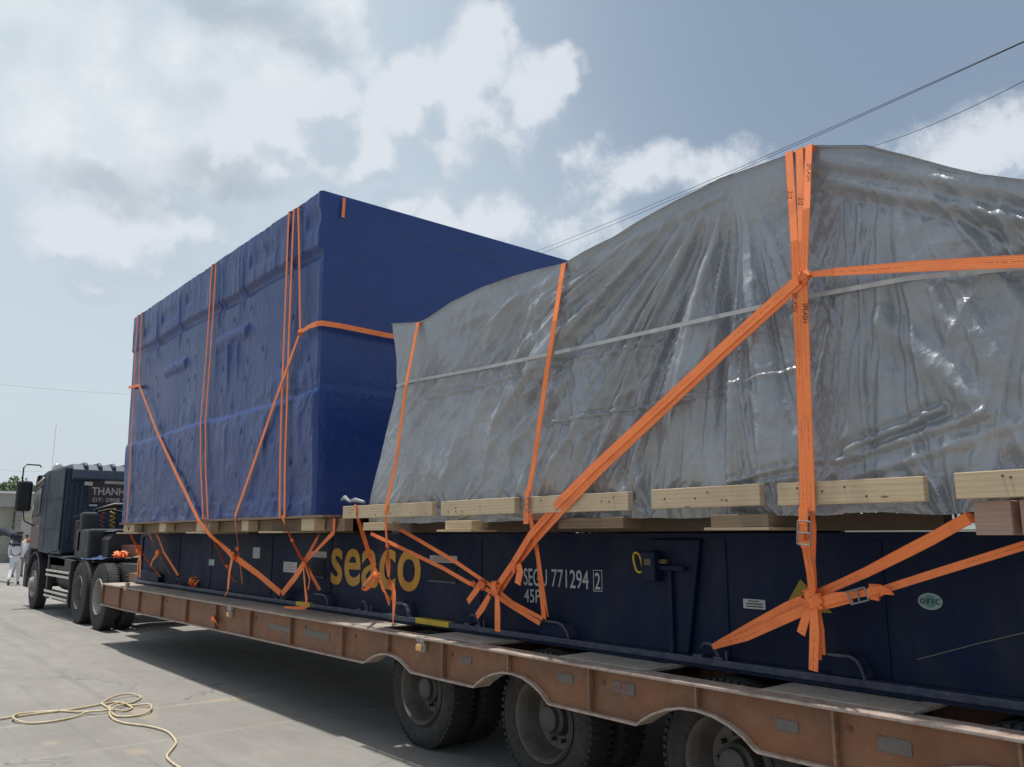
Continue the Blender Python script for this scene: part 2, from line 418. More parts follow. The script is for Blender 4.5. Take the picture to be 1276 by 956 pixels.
def leafmat(name, c1, c2):
    mt = bpy.data.materials.new(name); mt.use_nodes = True
    T = NT(mt.node_tree); b = mt.node_tree.nodes['Principled BSDF']
    o = T.n('ShaderNodeTexCoord').outputs['Object']
    c = T.mix(T.mr(T.noise(o, 1.5, 4, .7), .35, .65), c1, c2)
    T.put(b.inputs['Base Color'], c); b.inputs['Roughness'].default_value = .6
    return mt
leaf_m = leafmat('hazy_foliage', (.11, .15, .07), (.20, .25, .13))  # leaf_m is paled to put distance haze into the leaf colour
leaf_d = leafmat('dark_foliage', (.02, .045, .016), (.05, .085, .03))

# ------------------------------------------------------------------ mesh builder
BASE = {}
def tag(o, label=None, cat=None, group=None, kind=None):
    if label: o['label'] = label
    if cat: o['category'] = cat
    if group: o['group'] = group
    if kind: o['kind'] = kind
    return o
def thing(name, label, cat, loc=(0, 0, 0), group=None):
    o = bpy.data.objects.new(name, None); COL.objects.link(o); o.location = loc
    o.empty_display_size = .2
    BASE[o.name] = Vector(loc)
    return tag(o, label, cat, group)

class MB:
    def __init__(s): s.v = []; s.f = []; s.uv = {}
    def add(s, vs, fs):
        n = len(s.v); s.v += [tuple(v) for v in vs]; s.f += [tuple(i + n for i in f) for f in fs]
    def box(s, a, b):
        x0, x1 = sorted((a[0], b[0])); y0, y1 = sorted((a[1], b[1])); z0, z1 = sorted((a[2], b[2]))
        s.add([(x0, y0, z0), (x1, y0, z0), (x1, y1, z0), (x0, y1, z0), (x0, y0, z1), (x1, y0, z1), (x1, y1, z1), (x0, y1, z1)],
              [(0, 3, 2, 1), (4, 5, 6, 7), (0, 1, 5, 4), (1, 2, 6, 5), (2, 3, 7, 6), (3, 0, 4, 7)])
        return s
    def hexa(s, p):
        s.add(p, [(0, 3, 2, 1), (4, 5, 6, 7), (0, 1, 5, 4), (1, 2, 6, 5), (2, 3, 7, 6), (3, 0, 4, 7)]); return s
    def prism(s, poly, y0, y1):
        """polygon in x,z swept from y0 to y1"""
        n = len(poly)
        s.add([(x, y0, z) for x, z in poly] + [(x, y1, z) for x, z in poly],
              [tuple(range(n)), tuple(range(2 * n - 1, n - 1, -1))] + [(i + n, (i + 1) % n + n, (i + 1) % n, i) for i in range(n)])
        return s
    def prismx(s, poly, x0, x1):
        n = len(poly)
        s.add([(x0, y, z) for y, z in poly] + [(x1, y, z) for y, z in poly],
              [tuple(range(n)), tuple(range(2 * n - 1, n - 1, -1))] + [(i + n, (i + 1) % n + n, (i + 1) % n, i) for i in range(n)])
        return s
    def strip(s, path, y0, y1, th):
        """a plate that follows an x,z path, swept in y"""
        n = len(path); vs = []
        for i, (x, z) in enumerate(path):
            a = path[max(0, i - 1)]; b = path[min(n - 1, i + 1)]
            t = Vector((b[0] - a[0], b[1] - a[1])).normalized(); nx, nz = -t.y * th, t.x * th
            vs += [(x, y0, z), (x, y1, z), (x - nx, y1, z - nz), (x - nx, y0, z - nz)]
        fs = [(0, 1, 2, 3), tuple(4 * (n - 1) + k for k in (3, 2, 1, 0))]
        for i in range(n - 1):
            for k in range(4):
                fs.append((4 * i + k, 4 * i + 4 + k, 4 * i + 4 + (k + 1) % 4, 4 * i + (k + 1) % 4))
        s.add(vs, fs); return s
    def tube(s, pts, r, n=8):
        pts = [Vector(p) for p in pts]; N = len(pts); vs = []; fs = []
        rs = r if isinstance(r, (list, tuple)) else [r] * N
        ref = Vector((0, 0, 1))
        for i, p in enumerate(pts):
            t = (pts[min(N - 1, i + 1)] - pts[max(0, i - 1)]).normalized()
            rf = ref if abs(t.dot(ref)) < .95 else Vector((1, 0, 0))
            a = t.cross(rf).normalized(); b = a.cross(t)
            for k in range(n):
                an = 2 * math.pi * k / n; vs.append(p + (a * math.cos(an) + b * math.sin(an)) * rs[i])
        for i in range(N - 1):
            for k in range(n): fs.append((i * n + k, i * n + (k + 1) % n, (i + 1) * n + (k + 1) % n, (i + 1) * n + k))
        fs += [tuple(range(n - 1, -1, -1)), tuple((N - 1) * n + k for k in range(n))]
        s.add(vs, fs); return s
    def lathe(s, prof, c, axis='y', n=36):
        """profile of (offset along axis, radius)"""
        vs = []; fs = []; m = len(prof)
        for k in range(n):
            a = 2 * math.pi * k / n; ca, sa = math.cos(a), math.sin(a)
            for (d, r) in prof:
                if axis == 'y': vs.append((c[0] + r * ca, c[1] + d, c[2] + r * sa))
                elif axis == 'z': vs.append((c[0] + r * ca, c[1] + r * sa, c[2] + d))
                else: vs.append((c[0] + d, c[1] + r * ca, c[2] + r * sa))
        for k in range(n):
            for j in range(m - 1):
                a, b = k * m + j, ((k + 1) % n) * m + j
                fs.append((a, a + 1, b + 1, b))
        s.add(vs, fs); return s
    def ribbon(s, pts, width, normals, th=.004, twist=None):
        pts = [Vector(p) for p in pts]; N = len(pts)
        if isinstance(normals, Vector): normals = [normals] * N
        base = len(s.v); L = 0; vs = []; fs = []; us = []
        for i, p in enumerate(pts):
            if i: L += (p - pts[i - 1]).length
            t = (pts[min(N - 1, i + 1)] - pts[max(0, i - 1)]).normalized()
            nn = Vector(normals[i])
            sd = t.cross(nn)
            if sd.length < 1e-4: sd = t.cross(Vector((0, 0, 1)))
            sd.normalize(); nn = sd.cross(t).normalized()
            if twist:
                tw = twist[i] if isinstance(twist, (list, tuple)) else twist
                q = Matrix.Rotation(tw, 3, t); sd = q @ sd; nn = q @ nn
            wd = width[i] if isinstance(width, (list, tuple)) else width
            vs += [p - sd * wd / 2 + nn * th / 2, p + sd * wd / 2 + nn * th / 2, p + sd * wd / 2 - nn * th / 2, p - sd * wd / 2 - nn * th / 2]
            us += [(0, L), (1, L), (1, L), (0, L)]
        fs = [(3, 2, 1, 0), tuple(4 * (N - 1) + k for k in range(4))]
        for i in range(N - 1):
            for k in range(4):
                fs.append((4 * i + k, 4 * i + (k + 1) % 4, 4 * i + 4 + (k + 1) % 4, 4 * i + 4 + k))
        s.add(vs, fs)
        for k, u in enumerate(us): s.uv[base + k] = u
        return s
    def build(s, name, mt, parent=None, smooth=False, bevel=0, base=None, auto=None):
        if parent is not None: b = BASE[parent.name]
        else: b = Vector(base) if base is not None else Vector((0, 0, 0))
        me = bpy.data.meshes.new(name)
        me.from_pydata([(x - b.x, y - b.y, z - b.z) for x, y, z in s.v], [], s.f)
        me.materials.append(mt)
        if s.uv:
            ul = me.uv_layers.new(name='UVMap')
            arr = np.zeros(len(me.loops) * 2, 'f'); vi = np.zeros(len(me.loops), 'i')
            me.loops.foreach_get('vertex_index', vi)
            tab = np.zeros((len(s.v), 2), 'f')
            for k, u in s.uv.items(): tab[k] = u
            arr = tab[vi].ravel(); ul.data.foreach_set('uv', arr)
        if smooth: me.polygons.foreach_set('use_smooth', [True] * len(me.polygons))
        me.update()
        if auto:
            try: me.set_sharp_from_angle(angle=R(auto))
            except Exception: pass
        o = bpy.data.objects.new(name, me); COL.objects.link(o)
        if parent is not None: o.parent = parent
        else: o.location = b
        BASE[o.name] = b.copy()
        if bevel:
            md = o.modifiers.new('bevel', 'BEVEL'); md.width = bevel; md.segments = 2; md.limit_method = 'ANGLE'
        return o

def grid_obj(name, P, mt, parent=None, base=None):
    """P: array rows x cols x 3"""
    r, c, _ = P.shape
    b = BASE[parent.name] if parent is not None else Vector(base or (0, 0, 0))
    me = bpy.data.meshes.new(name)
    V = (P.reshape(-1, 3) - np.array(b)).astype('f')
    i = np.arange(r - 1)[:, None] * c + np.arange(c - 1)[None, :]
    F = np.stack([i, i + 1, i + c + 1, i + c], -1).reshape(-1, 4)
    me.vertices.add(len(V)); me.vertices.foreach_set('co', V.ravel())
    me.loops.add(F.size); me.loops.foreach_set('vertex_index', F.ravel().astype('i'))
    me.polygons.add(len(F)); me.polygons.foreach_set('loop_start', (np.arange(len(F)) * 4).astype('i'))
    me.polygons.foreach_set('use_smooth', np.ones(len(F), bool))
    me.update(calc_edges=True); me.validate()
    me.materials.append(mt)
    o = bpy.data.objects.new(name, me); COL.objects.link(o)
    if parent is not None: o.parent = parent
    else: o.location = b
    BASE[o.name] = b.copy()
    return o

_rng = np.random.RandomState(5); _tab = _rng.rand(256, 256)
def vn(x, y):
    xi = np.floor(x).astype(int); yi = np.floor(y).astype(int); fx = x - xi; fy = y - yi
    fx = fx * fx * fx * (fx * (fx * 6 - 15) + 10); fy = fy * fy * fy * (fy * (fy * 6 - 15) + 10)
    a = _tab[xi & 255, yi & 255]; b = _tab[(xi + 1) & 255, yi & 255]; c = _tab[xi & 255, (yi + 1) & 255]; d = _tab[(xi + 1) & 255, (yi + 1) & 255]
    return (a * (1 - fx) + b * fx) * (1 - fy) + (c * (1 - fx) + d * fx) * fy
def fbm(x, y, o=4):
    s = 0; a = .5; t = 0
    for k in range(o): s = s + a * vn(x * 2 ** k + 17.3 * k, y * 2 ** k + 5.1 * k); t += a; a *= .5
    return s / t
def ridged(x, y, o=2):
    s = 0; a = 1; t = 0
    for k in range(o): s = s + a * (1 - np.abs(2 * vn(x * 2 ** k + 9.7 * k, y * 2 ** k + 3.3 * k) - 1)); t += a; a *= .5
    return s / t
def sst(a, b, x):
    t = np.clip((x - a) / (b - a), 0, 1); return t * t * (3 - 2 * t)
def segd(x, z, a, b):
    ax, az = a; bx, bz = b; dx, dz = bx - ax, bz - az; L = dx * dx + dz * dz
    t = np.clip(((x - ax) * dx + (z - az) * dz) / L, 0, 1)
    return np.hypot(x - ax - t * dx, z - az - t * dz), t

def text_mesh(txt, name, mt, p0, p1, p2, parent, depth=.002, offset=0.0, bolder=0):
    """lettering whose bounding box spans p0 (lower left) - p1 (lower right) - p2 (upper left)"""
    cu = bpy.data.curves.new(name, 'FONT'); cu.body = txt; cu.size = 1; cu.offset = bolder; cu.resolution_u = 6
    o = bpy.data.objects.new(name, cu); COL.objects.link(o)
    dg = bpy.context.evaluated_depsgraph_get(); me0 = bpy.data.meshes.new_from_object(o.evaluated_get(dg))
    bpy.data.objects.remove(o)
    vs = np.array([v.co[:] for v in me0.vertices]); lo = vs.min(0); hi = vs.max(0)
    U = (vs[:, 0] - lo[0]) / (hi[0] - lo[0]); V = (vs[:, 1] - lo[1]) / (hi[1] - lo[1])
    p0, p1, p2 = map(Vector, (p0, p1, p2)); ex = p1 - p0; ey = p2 - p0; nn = ex.cross(ey).normalized()
    mb = MB(); mb.v = [tuple(p0 + ex * float(u) + ey * float(v) + nn * depth) for u, v in zip(U, V)]
    mb.f = [tuple(p.vertices) for p in me0.polygons]
    return mb.build(name, mt, parent)

def copy_tree(o, parent=None, loc=None):
    c = o.copy(); COL.objects.link(c); c.parent = parent
    BASE[c.name] = BASE.get(o.name, Vector()).copy()
    if loc is not None: c.location = loc
    for ch in list(o.children): copy_tree(ch, c)
    return c
NY = Vector((0, -1, 0))

# ------------------------------------------------------------------ ground
mb = MB(); mb.add([(-400, -400, 0), (400, -400, 0), (400, 400, 0), (-400, 400, 0)], [(0, 1, 2, 3)])
tag(mb.build('ground', conc), kind='structure')

# ------------------------------------------------------------------ planes of the load, measured from the camera's foot
YG, YC, YR, YP, YB = 3.45, 3.88, 3.80, 3.35, 3.35
DECK = .88

# ------------------------------------------------------------------ lowbed trailer
tr = thing('lowbed_trailer', 'long rusty brown lowbed trailer with arched side girder carrying both covered loads', 'trailer', (-6, 5.05, 0))
FL = [(-13.96, .57), (-12.8, .57), (-8.28, .60), (-6.02, .612), (-5.95, .640), (-5.87, .676), (-5.77, .703), (-5.67, .714), (-5.57, .708), (-5.48, .688), (-5.40, .655), (-5.33, .622), (-4.98, .62)]
def arch(xc): return [(xc - .37, .62), (xc - .33, .650), (xc - .26, .690), (xc - .17, .726), (xc - .07, .748), (xc + .03, .752), (xc + .13, .741), (xc + .22, .714), (xc + .30, .675), (xc + .36, .628), (xc + .375, .622)]
low = FL + [(-4.62, .62)] + arch(-4.2)[0:] + arch(-2.77) + arch(-1.36) + arch(.06) + [(1.2, .62), (2.3, .62)]
low = [p for i, p in enumerate(low) if i == 0 or p[0] > low[i - 1][0]]
for sgn in (0, 1):
    yw = YG + .034 if sgn == 0 else 6.6
    mb = MB(); n = len(low)
    vs = []; fs = []
    for (x, z) in low: vs += [(x, yw, z), (x, yw, DECK - .02), (x, yw + .012, z), (x, yw + .012, DECK - .02)]
    for i in range(n - 1):
        a = 4 * i; fs += [(a, a + 4, a + 5, a + 1), (a + 2, a + 3, a + 7, a + 6)]
    mb.add(vs, fs); mb.build('side_girder', rust, tr)
    y0, y1 = (YG + .002, YG + .14) if sgn == 0 else (6.5, 6.65)
    MB().strip(low, y0, y1, .012).build('bottom_flange', edge_m, tr)
# top flange: the dusty rim the deck sits on
MB().box((-13.96, YG - .012, DECK - .02), (2.3, YG + .13, DECK - .004)).build('top_flange', edge_m, tr, bevel=.004)
MB().box((-13.96, 6.5, DECK - .02), (2.3, 6.66, DECK - .004)).build('top_flange', edge_m, tr)
rust_e = mat('worn_rust_edge', (.24, .13, .08), .65, var=.3, vscale=8, dirt=(.1, .05, .03), dirtamt=.6)
ribx = [-13.93, -13.0, -12.06, -11.11, -10.18, -9.23, -8.29, -7.36, -6.38, -5.66, -4.93, -4.21, -3.49, -2.74, -2.01, -1.28, -.6, .1, .8, 1.5, 2.25]
def zlow(x):
    for (a, za), (b, zb) in zip(low, low[1:]):
        if a <= x <= b: return za + (zb - za) * (x - a) / (b - a)
    return .6
for x in ribx:
    MB().box((x - .007, YG + .002, zlow(x) + .012), (x + .007, YG + .033, DECK - .021)).build('stiffener', rust if x < -7 else rust_e, tr)
# deck plates
E0 = -5.93
def plate(x0, x1, y0, y1, m_=checker, z=DECK):
    return MB().box((x0, y0, z - .012), (x1, y1, z)).build('deck_plate', m_, tr, bevel=.002)
xs = np.linspace(-13.95, E0, 7)
for a, b in zip(xs, xs[1:]): plate(a + .003, b - .003, YG + .004, 6.62, dust)
for xc in (-4.91, -3.49, -2.07, -.65, .75):
    plate(xc - .36, xc + .36, YG + .11, 4.3); plate(xc - .36, xc + .36, 5.8, 6.5)
    MB().box((xc + .29, YG + .10, DECK + .001), (xc + .37, 4.3, DECK + .006)).build('plate_frame', dust, tr)
MB().box((-5.95, 4.35, .62), (2.25, 4.5, DECK - .013)).build('main_beam', rust_d, tr)
MB().box((-5.95, 5.6, .62), (2.25, 5.75, DECK - .013)).build('main_beam', rust_d, tr)
MB().box((-13.8, 4.35, .60), (-6.0, 4.5, DECK - .014)).build('main_beam', rust_d, tr)
MB().box((-13.8, 5.6, .60), (-6.0, 5.75, DECK - .014)).build('main_beam', rust_d, tr)
for x in np.arange(-13.4, 2.2, 1.42):
    MB().box((x - .05, YG + .07, .66), (x + .05, 6.59, DECK - .02)).build('cross_member', rust_d, tr)
MB().box((2.28, YG, .55), (2.34, 6.65, DECK)).build('rear_beam', rust_d, tr)
MB().box((-13.98, YG + .03, .58), (-13.965, 6.6, DECK - .022)).build('front_beam', rust, tr)
# gooseneck
mb = MB()
for y in (4.45, 5.55):
    mb.prism([(-13.6, .86), (-13.6, 1.30), (-14.6, 1.42), (-17.3, 1.42), (-17.3, 1.22), (-14.5, 1.18), (-14.0, .7), (-13.8, .7)], y, y + .14)
mb.build('gooseneck', rust_d, tr)
MB().box((-14.06, 3.86, DECK + .0), (-13.62, 6.2, 1.02)).build('step_beam', rust, tr, bevel=.006)
MB().box((-14.9, 4.0, 1.0), (-14.1, 6.2, 1.14)).build('gooseneck_plate', frame_m, tr, bevel=.01)
# reflective tapes on the girder
for (px, py, wpx, hh) in ((353, 780, 20, .05), (397, 788, 20, .055), (584, 822, 8, .05), (628, 833, 0, .0), (707, 843, 12, .05), (983, 901, 18, .05), (1118, 925, 26, .06), (1000, 0, 0, 0)):
    if not hh: continue
    a = at(px - wpx * .8, py, Y=YG + .05); b = at(px + wpx * .8, py + .17 * wpx * 1.6, Y=YG + .05)
    MB().box((a.x, YG + .030, a.z - hh / 2), (b.x, YG + .033, a.z + hh / 2)).build('reflective_tape', greytape, tr)
a = at(767, 850, Y=YG + .05); b = at(793, 850, Y=YG + .05)
t32 = MB().box((a.x, YG + .030, a.z - .03 - .02), (b.x, YG + .033, a.z + .03 - .02)).build('number_tape', greytape, tr)
text_mesh('32', 'number', redp, (a.x + .03, YG + .029, a.z - .04), (a.x + .10, YG + .029, a.z - .04), (a.x + .03, YG + .029, a.z + .005), t32)
# side marker lamps
for (px, py) in ((160, 733), (289, 765), (528, 806)):
    a = at(px, py, Y=YG + .03)
    h = MB().box((a.x - .045, YG + .0, a.z - .035), (a.x + .045, YG + .033, a.z + .035)).build('marker_lamp', amber_d, tr, bevel=.008)
    MB().box((a.x - .035, YG - .022, a.z - .026), (a.x + .035, YG - .001, a.z + .02)).build('lens', amber, h, bevel=.01)
    MB().box((a.x - .05, YG - .004, a.z + .037), (a.x + .05, YG + .033, a.z + .075)).build('bracket', amber_d, h)
for x in (-12.9, -11.9, -10.95, -8.2, -7.1, -6.2, -4.85, -3.40, -1.95):
    MB().lathe([(-.008, 0), (-.008, .011), (.0, .013)], (x, YG + .034, .79), n=8).build('bolt', rust_d, tr)

def tyre_profile(Rr, rr, y0, w_):
    return [(y0 + .03, rr), (y0 + .008, rr + .03), (y0, (Rr + rr) / 2), (y0 + .012, Rr - .035), (y0 + .03, Rr - .012), (y0 + .055, Rr),
            (y0 + w_ - .055, Rr), (y0 + w_ - .03, Rr - .012), (y0 + w_, (Rr + rr) / 2), (y0 + w_ - .03, rr)]
def tread_tyre(c, Rr, rr, y0, w_, seg=60):
    mb = MB(); mb.lathe(tyre_profile(Rr, rr, y0 - c[1], w_), c, 'y', seg)
    for k in range(seg):                                            # shoulder lugs
        a = 2 * math.pi * (k + .25) / seg; b = 2 * math.pi * (k + .75) / seg
        for ya, yb in ((y0 + .018, y0 + .075), (y0 + w_ - .075, y0 + w_ - .018), (y0 + w_ * .36, y0 + w_ * .48), (y0 + w_ * .52, y0 + w_ * .64)):
            p = []
            for rad in (Rr - .02, Rr + .003):
                for (yy, an) in ((ya, a), (yb, a), (yb, b), (ya, b)):
                    p.append((c[0] + rad * math.cos(an), yy, c[2] + rad * math.sin(an)))
            mb.hexa(p)
    return mb
def wheel(x, y, Rr, rr, parent, dish, rimmat, dual=True, zc=None, nuts=10, convex=False):
    z = zc or Rr; c = (x, y, z); wd = .235
    if convex: prof = [(.02, rr), (-.005, rr - .012), (.03, rr - .035), (.03, rr * .62), (-.02, rr * .5), (-.075, rr * .42), (-.085, rr * .3), (-.09, .0)]
    else: prof = [(.02, rr + .004), (-.006, rr - .008), (.012, rr - .028), (dish * .55, rr - .04), (dish, rr - .07), (dish + .01, rr * .62), (dish + .015, .10), (dish - .0, .02)]
    wl = MB().lathe(prof, c, 'y', 40).build('wheel', rimmat, parent, smooth=True, auto=40)
    tread_tyre(c, Rr, rr, y, wd).build('tyre', tyre_m, wl, smooth=True, auto=30)
    if dual: tread_tyre(c, Rr, rr, y + .30, wd, 40).build('tyre', tyre_m, wl, smooth=True, auto=30)
    if not convex:
        MB().lathe([(dish + .01, .115), (dish - .06, .105), (dish - .075, .085), (dish - .105, .08), (dish - .115, .06), (dish - .117, 0)], c, 'y', 24).build('hub', hub_m, wl, smooth=True, auto=35)
    mb = MB()
    for k in range(nuts):
        a = 2 * math.pi * k / nuts; rad = rr * .55; dd = dish if not convex else .028
        mb.lathe([(dd - .035, 0), (dd - .035, .012), (dd + .01, .014)], (x + rad * math.cos(a), y, z + rad * math.sin(a)), 'y', 6)
    mb.build('wheel_nuts', hub_m, wl)
    return wl
w0 = wheel(-5.62, 3.73, .43, .265, tr, .15, rim_m)
for i, x in enumerate((-4.2, -2.78, -1.36, .06)):
    c = copy_tree(w0, tr, (x + 5.62, 0, 0))
for x in (-5.62, -4.2, -2.78, -1.36, .06):
    c = copy_tree(w0, tr, (x + 5.62, 6.35 - 3.73 - .0 + .0, 0))
    MB().tube([(x, 3.9, .43), (x, 6.5, .43)], .065, 10).build('axle', frame_m, tr)
    MB().box((x - .42, 4.32, .50), (x + .42, 4.40, .545)).build('leaf_spring', frame_m, tr)

# ------------------------------------------------------------------ flat rack
fr = thing('flat_rack_container', 'long navy blue steel flat rack base with yellow lettering lying on the trailer deck', 'flat rack container', (-6, 5.05, DECK))
X0, X1 = -13.62, 1.6
ZT = 1.615
YF = YC + 2.44
MB().box((X0 + .02, YC, .945), (-3.10, YC + .02, ZT - .03)).build('side_web', navy, fr)
MB().box((-3.10, YC + .002, .945), (X1, YC + .022, ZT - .03)).build('side_web', navy, fr)
MB().box((X0, YC - .012, ZT - .034), (X1, YC + .14, ZT)).build('top_rail', navy, fr, bevel=.006)
MB().box((X0, YR, .905), (X1, YC + .13, .943)).build('bottom_rail', navy_l, fr, bevel=.006)
MB().box((X0 + .1, YR + .012, .887), (X1, YC + .12, .904)).build('rail_lip', navy, fr)
MB().box((X0 + .02, YF - .02, .945), (X1, YF, ZT - .03)).build('side_web', navy, fr)
MB().box((X0, YF - .14, ZT - .034), (X1, YF + .01, ZT)).build('top_rail', navy, fr)
MB().box((X0, YF - .1, .905), (X1, YF + .05, .943)).build('bottom_rail', navy_l, fr)
for k, x in enumerate(np.arange(X0 + .3, X1, 1.0)):
    MB().box((x - .04, YC + .15, 1.3), (x + .04, YF - .15, ZT - .05)).build('floor_bearer', navy, fr)
MB().box((X0 + .1, YC + .16, ZT - .045), (X1 - .1, YF - .16, ZT - .005)).build('floor', pine_d, fr)
# end posts and corner castings at the front
for y in (YC - .03, YF - .14):
    MB().box((X0 - .03, y, .89), (X0 + .14, y + .17, 1.01)).build('corner_casting', navy_l, fr, bevel=.012)
    MB().box((X0, y + .01, 1.012), (X0 + .12, y + .15, ZT - .036)).build('end_post', navy, fr, bevel=.01)
# angled stiffening around the front end, and the low box beside the post
a = at(205, 735, Y=YR)
MB().prism([(X0 + .2, .945), (X0 + 1.15, .945), (X0 + 1.15, 1.05), (X0 + .9, 1.08), (X0 + .2, 1.08)], YC - .07, YC - .003).build('corner_pocket', navy, fr, bevel=.01)
# mid post: tapered gusset plates with a hinge block and yellow handle
p = [at(808, 668, Y=YC - .03), at(872, 668, Y=YC - .03), at(858, 808, Y=YC - .03), at(834, 806, Y=YC - .03)]
pr = [(p[0].x, ZT - .04), (p[1].x, ZT - .04), (p[2].x, .946), (p[3].x, .946)]
MB().prism(pr, YC - .035, YC - .003).build('tapered_post', navy, fr, bevel=.006)
MB().box((p[3].x + .03, YC - .06, .947), (p[3].x + .055, YC - .036, 1.42)).build('gusset', navy, fr)
MB().box((p[3].x - .04, YC - .075, 1.40), (p[2].x + .02, YC - .036, 1.425)).build('gusset', navy, fr)
a = at(812, 703, Y=YC - .08)
MB().box((a.x - .06, YC - .11, a.z - .10), (a.x + .045, YC - .036, a.z + .075)).build('hinge_block', navy, fr, bevel=.012)
MB().box((a.x - .03, YC - .113, a.z - .005), (a.x + .02, YC - .111, a.z + .03)).build('block_plate', mat('dull_brass', (.10, .08, .03), .5), fr)
c0 = at(795, 701, Y=YC - .05)
mb = MB(); pts = []
for k in range(17):
    an = 2 * math.pi * k / 16
    sx = math.copysign(abs(math.cos(an)) ** .7, math.cos(an)) * .030; sz = math.copysign(abs(math.sin(an)) ** .7, math.sin(an)) * .058
    pts.append((c0.x + sx - sz * .25, YC - .05, c0.z + sz))
mb.tube(pts, .0075, 8); mb.build('yellow_handle', yel2, fr, smooth=True)
c1 = at(828, 700, Y=YC - .05)
MB().box((c1.x - .03, YC - .07, c1.z - .012), (c1.x + .025, YC - .037, c1.z + .014)).build('latch_plate', mat('dull_brass', (.10, .08, .03), .5), fr, bevel=.003)
# slots on the web: flat black plates stand in for their dark insides
for (pxa, pya, pxb, pyb) in ((389, 699, 404, 719), (536, 708, 568, 725)):
    a = at(pxa, pya, Y=YC - .002); b = at(pxb, pyb, Y=YC - .002)
    MB().box((a.x, YC - .003, min(a.z, b.z)), (b.x, YC - .0015, max(a.z, b.z))).build('slot_dark_plate', black, fr)
    MB().box((a.x - .01, YC - .012, max(a.z, b.z)), (b.x + .01, YC - .0015, max(a.z, b.z) + .012)).build('slot_rim', navy, fr)
    MB().box((a.x - .01, YC - .014, min(a.z, b.z) - .014), (b.x + .01, YC - .0015, min(a.z, b.z))).build('slot_rim', navy_l, fr)
# vertical welds / swages on the web
for px in (222, 262, 338, 412, 600, 905, 1100):
    a = at(px, 720, Y=YC)
    MB().box((a.x - .006, YC - .006, .948), (a.x + .006, YC - .0005, ZT - .036)).build('weld_seam', navy, fr)
# lashing rings and D brackets on the bottom rail
def dring(px, py, s=1.0):
    a = at(px, py, Y=YR + .03)
    mb = MB(); mb.tube([(a.x - .045 * s, YR + .03, .944), (a.x - .045 * s, YR + .02, .944 + .05 * s), (a.x - .02 * s, YR + .015, .944 + .075 * s), (a.x + .02 * s, YR + .015, .944 + .075 * s), (a.x + .045 * s, YR + .02, .944 + .05 * s), (a.x + .06 * s, YR + .03, .944)], .011, 8)
    mb.box((a.x - .09 * s, YR + .0, .943), (a.x - .03 * s, YR + .06, .958)); mb.box((a.x + .045 * s, YR, .943), (a.x + .10 * s, YR + .06, .957))
    mb.tube([(a.x + .11 * s, YR + .03, .943), (a.x + .11 * s, YR + .03, .99)], .010, 8)
    mb.build('lashing_ring', navy_l, fr, smooth=True, auto=40)
for px, py in ((222, 733), (350, 740), (455, 744), (592, 765), (884, 805)): dring(px, py)
def cleat(pxa, pxb, py):
    a = at(pxa, py, Y=YR + .02); b = at(pxb, py, Y=YR + .02); h = .10
    x0, x1 = a.x, b.x; wdt = x1 - x0
    path = [(x0, .946 + h), (x0 + wdt * .62, .946 + h), (x0 + wdt * .80, .946 + h * .85), (x0 + wdt * .93, .946 + h * .45), (x1, .946)]
    MB().strip(path, YR + .0, YC - .003, .014).build('lashing_cleat', navy_l, fr)
    MB().prism([(x0 + .004, .946), (x0 + .004, .946 + h - .015), (x0 + wdt * .6, .946 + h - .015), (x0 + wdt * .78, .946 + h * .7), (x1 - .02, .946)], YR + .03, YR + .045).build('cleat_web', navy, fr)
for a_ in ((394, 412, 742), (492, 512, 748), (672, 712, 775), (1034, 1080, 823)): cleat(*a_)
# yellow marks on the rail
for (pxa, pxb, py) in ((369, 386, 748), (518, 559, 769)):
    a = at(pxa, py, Y=YR - .003); b = at(pxb, py, Y=YR - .003)
    MB().box((a.x, YR - .004, .906), (b.x, YR + .06, .946)).build('yellow_mark', yel2, fr)
# triangular yellow mark behind the knotted straps
a = at(1000, 722, Y=YC); b = at(975, 762, Y=YC); c = at(1038, 764, Y=YC)
MB().prism([(a.x - .01, a.z), (b.x, b.z), (c.x, c.z)], YC - .004, YC - .001).build('yellow_triangle', mat('dark_yellow_paint', (.30, .19, .015), .5), fr)
# lettering
def web_text(txt, name, mt, tl, bl, br, bold=0):
    A = at(*tl, Y=YC); B = at(*bl, Y=YC); Cc = at(*br, Y=YC)
    z0 = (B.z + Cc.z) / 2
    return text_mesh(txt, name, mt, (A.x, YC - .001, z0), (Cc.x, YC - .001, z0), (A.x, YC - .001, A.z), fr, depth=.002, bolder=bold)
web_text('seaco', 'company_lettering', yel, (413.5, 683), (413.5, 729), (524, 737.5), .014)
letm = mat('white_lettering', (.45, .46, .47), .6, var=.15, vscale=20)
web_text('SEGU', 'serial_lettering', letm, (653, 708), (653, 729), (682, 731.5), .005)
web_text('771294', 'serial_lettering', letm, (687.5, 709), (687.5, 731), (734, 735), .005)
web_text('2', 'serial_lettering', letm, (741.5, 713.5), (741.5, 734), (748.5, 735), .005)
web_text('45P8', 'serial_lettering', letm, (653.5, 733.5), (653.5, 750.5), (680.5, 752.5), .005)
A = at(739.5, 711, Y=YC); B = at(751, 737.5, Y=YC)
mb = MB(); t_ = .004
for (xa, za, xb, zb) in ((A.x, A.z, B.x, A.z + t_), (A.x, B.z, B.x, B.z + t_), (A.x, B.z + t_, A.x + t_, A.z), (B.x - t_, B.z + t_, B.x, A.z)):
    mb.box((xa, YC - .004, za), (xb, YC - .001, zb))
mb.build('check_digit_frame', letm, fr)
